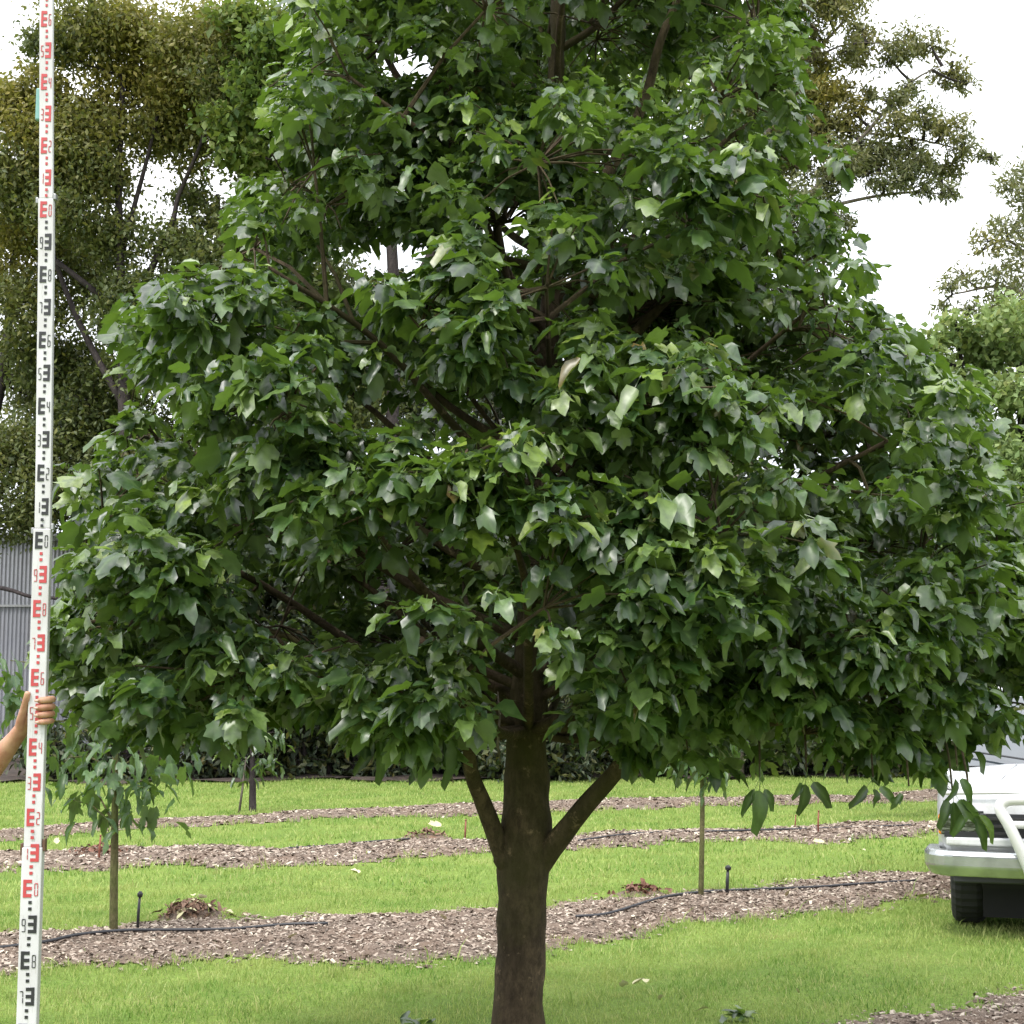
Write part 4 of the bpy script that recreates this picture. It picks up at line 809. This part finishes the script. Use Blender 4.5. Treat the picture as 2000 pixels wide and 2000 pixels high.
for s in (-1, 1):
    b = MB(); xa, xb = s*.789, s*.672
    b.add([(xa, 1.50, 1.06), (xa, 2.45, 1.06), (xb, 2.40, 1.49), (xb, 1.93, 1.49), (xa-s*.02, 1.50, 1.06), (xa-s*.02, 2.45, 1.06), (xb-s*.02, 2.40, 1.49), (xb-s*.02, 1.93, 1.49)], [(0, 1, 2, 3), (7, 6, 5, 4), (0, 4, 5, 1), (1, 5, 6, 2), (2, 6, 7, 3), (3, 7, 4, 0)]); b.build('side_window', M['glass'], ute)
    b = MB(); b.box((s*.93, 1.42, 1.08), (.17, .06, .14)); b.box((s*.83, 1.45, 1.04), (.08, .03, .03)); mr = b.build('wing_mirror', M['paint'], ute, bevel=.02)
    b = MB(); b.box((s*.69, -.012, .715), (.26, .07, .125)); hl_ = b.build('headlight', M['lens'], ute, bevel=.015)
    b = MB(); b.box((s*.69, -.055, .66), (.22, .02, .035)); b.build('lens_trim', M['blackplastic'], hl_)
    b = MB(); b.box((s*.81, .05, .715), (.05, .14, .12)); b.build('indicator', M['amber'], ute, bevel=.01)
    # wheels
    for yy in (.75, 3.75):
        w = empty('wheel', (s*.66, yy, .34)); w.parent = ute
        b = MB(); prf = [(-.10, .20), (-.115, .255), (-.108, .295), (-.085, .325), (-.05, .336), (.05, .336), (.085, .325), (.108, .295), (.115, .255), (.10, .20)]; sg = 72; vs = []; fs = []
        for k_ in range(sg):
            a = 2*math.pi*k_/sg; tr = .007*(k_ % 2)
            for x, r_ in prf: vs.append((x, math.cos(a)*(r_+tr), math.sin(a)*(r_+tr)))
        for k_ in range(sg):
            for j in range(10): fs.append((k_*10+j, k_*10+(j+1) % 10, ((k_+1) % sg)*10+(j+1) % 10, ((k_+1) % sg)*10+j))
        b.add(vs, fs); b.build('tyre', M['rubber'], w, False)
        b = MB(); b.tube([(-.07, 0, 0), (.07, 0, 0)], .2, 28); b.tube([(s*.07, 0, 0), (s*.10, 0, 0)], [.06, .05], 16); b.build('rim', M['alloy'], w, False)
    b = MB(); b.box((s*.846, 1.55, .75), (.006, .012, .5)); b.box((s*.846, 2.55, .75), (.006, .012, .5)); b.build('door_seam', M['blackplastic'], ute)
    b = MB(); b.tube([(s*.72, .03, .905), (s*.78, .14, .94), (s*.80, .6, .985), (s*.80, 1.1, 1.02)], .005, 5); b.build('bonnet_seam', M['blackplastic'], ute)
    b = MB(); b.box((s*.80, 3.4, .86), (.04, 2.5, .34)); b.build('tray_side', M['paint'], ute, bevel=.01)
b = MB(); b.box((0, 3.6, .70), (1.62, 2.3, .05)); b.build('tray_floor', M['blackplastic'], ute); b = MB(); b.box((0, 4.65, .86), (1.6, .04, .34)); b.build('tailgate', M['paint'], ute, bevel=.01)
b = MB(); b.box((0, 2.2, .42), (1.15, 4.2, .22)); b.box((0, .55, .5), (1.05, .7, .3)); b.box((-.02, .40, .26), (1.10, .06, .34)); b.build('underbody_and_shade', M['underbody_and_shade'], ute)  # chassis and sump, plus an added black plate standing in for shade underneath
b = MB(); b.box((0, -.005, .715), (1.1, .05, .15)); gr = b.build('grille', M['blackplastic'], ute)
for z in (.67, .715, .76):
    b = MB(); b.box((0, -.038, z), (1.06, .02, .016)); b.build('slat', M['rubber'], gr)
b = MB(); b.box((0, -.03, .617), (1.58, .10, .05)); b.build('lower_panel', M['paint'], ute, bevel=.012)
# bumper: wraps the corners
bp = []
prof_b = [(.035, .40), (.0, .46), (0, .535), (.02, .56), (.10, .56), (.10, .39)]
path = [(-.87, .34, 0), (-.88, .12, 0), (-.84, .0, 0), (-.74, -.07, 0), (-.4, -.11, 0), (0, -.12, 0), (.4, -.11, 0), (.74, -.07, 0), (.84, 0, 0), (.88, .12, 0), (.87, .34, 0)]
sp = smooth_path(path, 4); rings = []
for i, p in enumerate(sp):
    t = (sp[min(i+1, len(sp)-1)]-sp[max(i-1, 0)]).normalized(); nrm = Vector((-t.y, t.x, 0))
    rings.append([tuple(p+nrm*(dx-.05)+Vector((0, 0, z))) for dx, z in prof_b])
loft(rings, 'bumper', M['bumper'], ute, False, .01)
b = MB(); b.box((0, -.175, .50), (.42, .012, .11)); b.build('number_plate', M['staffwhite'], ute, bevel=.004)
for s in (-1, 1):
    b = MB(); b.tube([(s*.60, -.118, .50), (s*.60, -.09, .50)], [.045, .05], 16); b.build('fog_lamp', M['lens'], ute, True)
    b = MB(); b.box((s*.69, -.02, .80), (.27, .03, .012)); b.box((s*.55, -.02, .715), (.014, .08, .15)); b.build('panel_gap', M['blackplastic'], ute)
b = MB(); b.box((0, -.0, .385), (1.5, .16, .05)); b.build('valance', M['blackplastic'], ute, bevel=.01)
# bull bar: central loop of tube
bb = MB(); loop = [(-.27, -.16, .37), (-.31, -.19, .50), (-.40, -.21, .72), (-.455, -.20, .83), (-.43, -.19, .88), (-.34, -.19, .895), (0, -.19, .90), (.34, -.19, .895), (.43, -.19, .88), (.455, -.20, .83), (.40, -.21, .72), (.31, -.19, .50), (.27, -.16, .37)]
bb.tube(smooth_path(loop, 5), .036, 14); bull = bb.build('bull_bar', M['alloy'], ute, True)
b = MB(); b.tube([(-.41, -.2, .74), (.41, -.2, .74)], .024, 12); b.build('cross_tube', M['alloy'], bull, True)
b = MB(); b.tube([(-.80, -.0, .915), (-.35, -.03, .93), (.35, -.03, .93), (.80, -.0, .915)], .014, 8); b.build('bonnet_guard', M['alloy'], ute, True)
for s in (-1, 1):
    b = MB(); b.tube([(s*.45, .3, .985), (s*.30, 1.15, 1.05)], .006, 6); b.build('bonnet_crease', M['paint'], ute, True)
    b = MB(); b.tube([(s*.1, 1.20, 1.06), (s*.45, 1.27, 1.11), (s*.62, 1.30, 1.13)], .008, 6); b.build('wiper', M['blackplastic'], ute, True)

# ------------------------------------------------------------------ irrigation lines, risers, small things on the ground
def bedz(x, y): return float(gz(x, y)+.035*max(0, min(1, float(anybed(x, y))/.5))**.7)
def pipe(pxs, label, r_=.011):
    pts = []
    for px, py in pxs:
        g = on_ground(px, py); pts.append(Vector((g.x, g.y, bedz(g.x, g.y)+r_+.006)))
    b = MB(); b.tube(smooth_path(pts, 6), r_, 8); o = b.build('irrigation_pipe', M['pipe'], None, True)
    tag(o, label, 'hose', 'black irrigation pipes')
pipe([(-60, 1885), (80, 1866), (150, 1850), (240, 1838), (330, 1833), (450, 1830), (560, 1826), (640, 1826)], 'black irrigation pipe along the mulch left of the trunk, nearest row')
pipe([(1125, 1800), (1190, 1795), (1290, 1770), (1370, 1757), (1470, 1746), (1580, 1741), (1700, 1738), (1790, 1736)], 'black irrigation pipe curving past the straight sapling towards the ute')
pipe([(560, 1658), (640, 1652), (720, 1650), (800, 1647)], 'short black pipe on the middle mulched row left of the trunk', .010)
pipe([(1130, 1650), (1240, 1640), (1400, 1632), (1560, 1628), (1780, 1622)], 'thin black pipe along the middle row behind the straight sapling', .010)
def riser(px, py, h, label, m='pipe', head=True, r_=.010):
    g = on_ground(px, py); z = bedz(g.x, g.y); o = tag(empty('sprinkler_riser' if head else 'garden_stake', (g.x, g.y, z)), label, 'sprinkler' if head else 'stake')
    b = MB(); b.tube([(0, 0, -.05), (.004, 0, h*.5), (.01, 0, h)], [r_, r_, r_*.8], 8); b.build('post', M[m], o, True)
    b = MB()
    if head: b.tube([(.01, 0, h), (.012, 0, h+.02), (.012, 0, h+.035)], [r_*1.6, r_*1.9, r_*.8], 10)
    else: b.tube([(.01, 0, h), (.01, 0, h+.012)], [r_*1.3, r_*.7], 8)
    b.build('sprinkler_head' if head else 'cap', M[m], o, True)
riser(268, 1826, .20, 'black sprinkler riser beside the left sapling')
riser(1420, 1757, .18, 'black sprinkler riser with spiky head right of the straight sapling', r_=.013)
riser(908, 1640, .20, 'red-brown stake standing in the middle row left of the trunk', 'stake', False)
riser(1598, 1632, .22, 'red-brown stake in the middle row below the hanging leaves', 'stake', False)
riser(1553, 1622, .14, 'thin pale-red stake left of the taller stake below the hanging leaves', 'stake', False, .007)
riser(193, 1682, .20, 'rusty stake behind the left sapling', 'stake', False)
# fallen pale leaves
fm = [np_mesh('fallen_leaf', P, T, M['straw']) for P, T, rb in (template(LOBED, MID, .55, -.25, .2, .2), template(OVAL, MID, .7, -.3, .1, .2), template(THREE, MID, .3, .35, -.2, .2))]
fl = [(700, 1717, .2, 'on the second strip of grass left of the trunk'), (1235, 1942, .15, 'in the foreground grass right of the trunk'), (1262, 1937, .12, 'beside another in the foreground grass right of the trunk'), (1215, 1950, .12, 'leftmost of three in the foreground grass'), (1288, 1976, .12, 'at the bottom of the picture right of the trunk'), (1385, 1988, .13, 'low on the grass towards the bottom right'),
      (1610, 1655, .22, 'on bright grass behind the middle row, below the hanging leaves'), (1640, 1652, .18, 'right one of a pair on bright grass below the hanging leaves'), (1680, 1665, .16, 'alone on the grass left of the ute'), (1795, 1762, .15, 'on the grass in front of the ute tyre'), (1535, 1762, .16, 'at the grass edge below the mulch left of the ute'),
      (85, 1898, .2, 'beside the foot of the striped staff'), (862, 1622, .3, 'on the middle row by the red-brown stake'), (345, 1812, .14, 'below the brown leaf pile'), (505, 1703, .18, 'on the grass above the brown leaf pile'), (870, 1810, .12, 'on the mulch left of the trunk'), (560, 1852, .13, 'at the lower edge of the mulch right of the pipe end'), (1060, 1850, .10, 'at the foot of the mulch right of the trunk'), (110, 1655, .15, 'behind the striped staff on the middle row'), (1000+560, 1950, .1, 'near the bottom right mulch'), (1900, 1660, .12, 'under the ute bumper')]
for i, (px, py, s, wh) in enumerate(fl):
    g = on_ground(px, py); o = link('fallen_leaf', fm[i % 3]); inb = anybed(g.x, g.y) > 0
    o.location = (g.x, g.y, bedz(g.x, g.y)+(.02 if inb else .05)); o.rotation_euler = (rng.uniform(-.5, .2)+.35, rng.uniform(-.4, .4), rng.uniform(0, 6.28)); s *= .62; o.scale = (s*.8, s*.8, s)
    tag(o, 'pale dry fallen leaf '+wh, 'leaf', 'pale fallen leaves')
# leaf litter piles
def pile(px, py, rad, h, n, label, mats):
    g = on_ground(px, py); o = tag(empty('leaf_pile', (g.x, g.y, bedz(g.x, g.y))), label, 'leaf pile'); r = np.random.default_rng(int(px))
    vs = [(0, 0, h*.8)]; fs = []; 
    for k_ in range(16):
        a = 2*math.pi*k_/16; q = r.uniform(.85, 1.1); vs += [(math.cos(a)*rad*.5*q, math.sin(a)*rad*.4*q, h*.6*r.uniform(.7, 1.1)), (math.cos(a)*rad*q, math.sin(a)*rad*.8*q, -.01)]
    for k_ in range(16):
        a, c = 1+2*k_, 1+2*((k_+1) % 16); fs += [(0, a, c), (a, a+1, c+1, c)]
    MB().add(vs, fs).build('heap', M['mulch'], o, True)
    for mm, cnt, hi_z, nm in mats:
        x = r.normal(0, rad*.42, cnt); y = r.normal(0, rad*.34, cnt); q = np.clip(1-np.hypot(x, y*1.2)/rad, 0, 1)
        z = h*q*.9+r.uniform(0, .04, cnt)+hi_z*q
        d = unit(r.normal(0, 1, (cnt, 3))*np.array([1, 1, .45])); nr = unit(r.normal(0, .6, (cnt, 3))+np.array([0, 0, 1]))
        P, T, rb = TPL[3]; V, T = scatter(P, T, np.stack([x, y, z], 1), frames(d, nr), r.uniform(.03, .08, cnt))
        tag(link(nm, np_mesh(nm, V, T, M[mm]), o), kind='stuff')
M['drybrown'] = plain('dry_leaf_brown', (.17, .10, .065), .85, var=.5, scale=20)
pile(375, 1795, .26, .12, 0, 'brown heap of dead leaves and clippings on the mulch left of the trunk', [('drybrown', 170, 0, 'dead_leaves'), ('straw', 14, .03, 'pale_leaves')])
pile(1255, 1748, .26, .05, 0, 'rusty-red patch of fallen leaves on the mulch right of the trunk', [('rust', 90, 0, 'dead_leaves')])
pile(200, 1672, .3, .05, 0, 'orange-brown leaf scatter on the middle row behind the left sapling', [('rust', 60, 0, 'dead_leaves'), ('drybrown', 40, 0, 'brown_leaves')])
pile(830, 1640, .3, .06, 0, 'dark leaf scatter on the middle row beside the red-brown stake', [('drybrown', 80, 0, 'dead_leaves')])
# small weeds at the lower edge
for px, py, lb in ((812, 2012, 'small dark green weed at the bottom edge left of the trunk'), (1450, 1995, 'low dark leafy weed at the bottom edge right of the trunk')):
    g = on_ground(px, py); o = tag(empty('weed', (g.x, g.y, 0)), lb, 'weed')
    for k_ in range(12):
        az = rng.uniform(0, 6.28); el = rng.uniform(.1, 1.0); h = np.array([[math.cos(az)*math.cos(el), math.sin(az)*math.cos(el), math.sin(el)]])
        rm = frames(h, np.array([[0, 0, 1.]])+h*-.3)[0]; lf = link('leaf', leafmeshes[3, 0], o); s = rng.uniform(.05, .1)
        lf.matrix_local = Matrix.Translation((rng.normal()*.03, rng.normal()*.03, .02)) @ Matrix(rm.tolist()).to_4x4() @ Matrix.Scale(s/.07, 4)
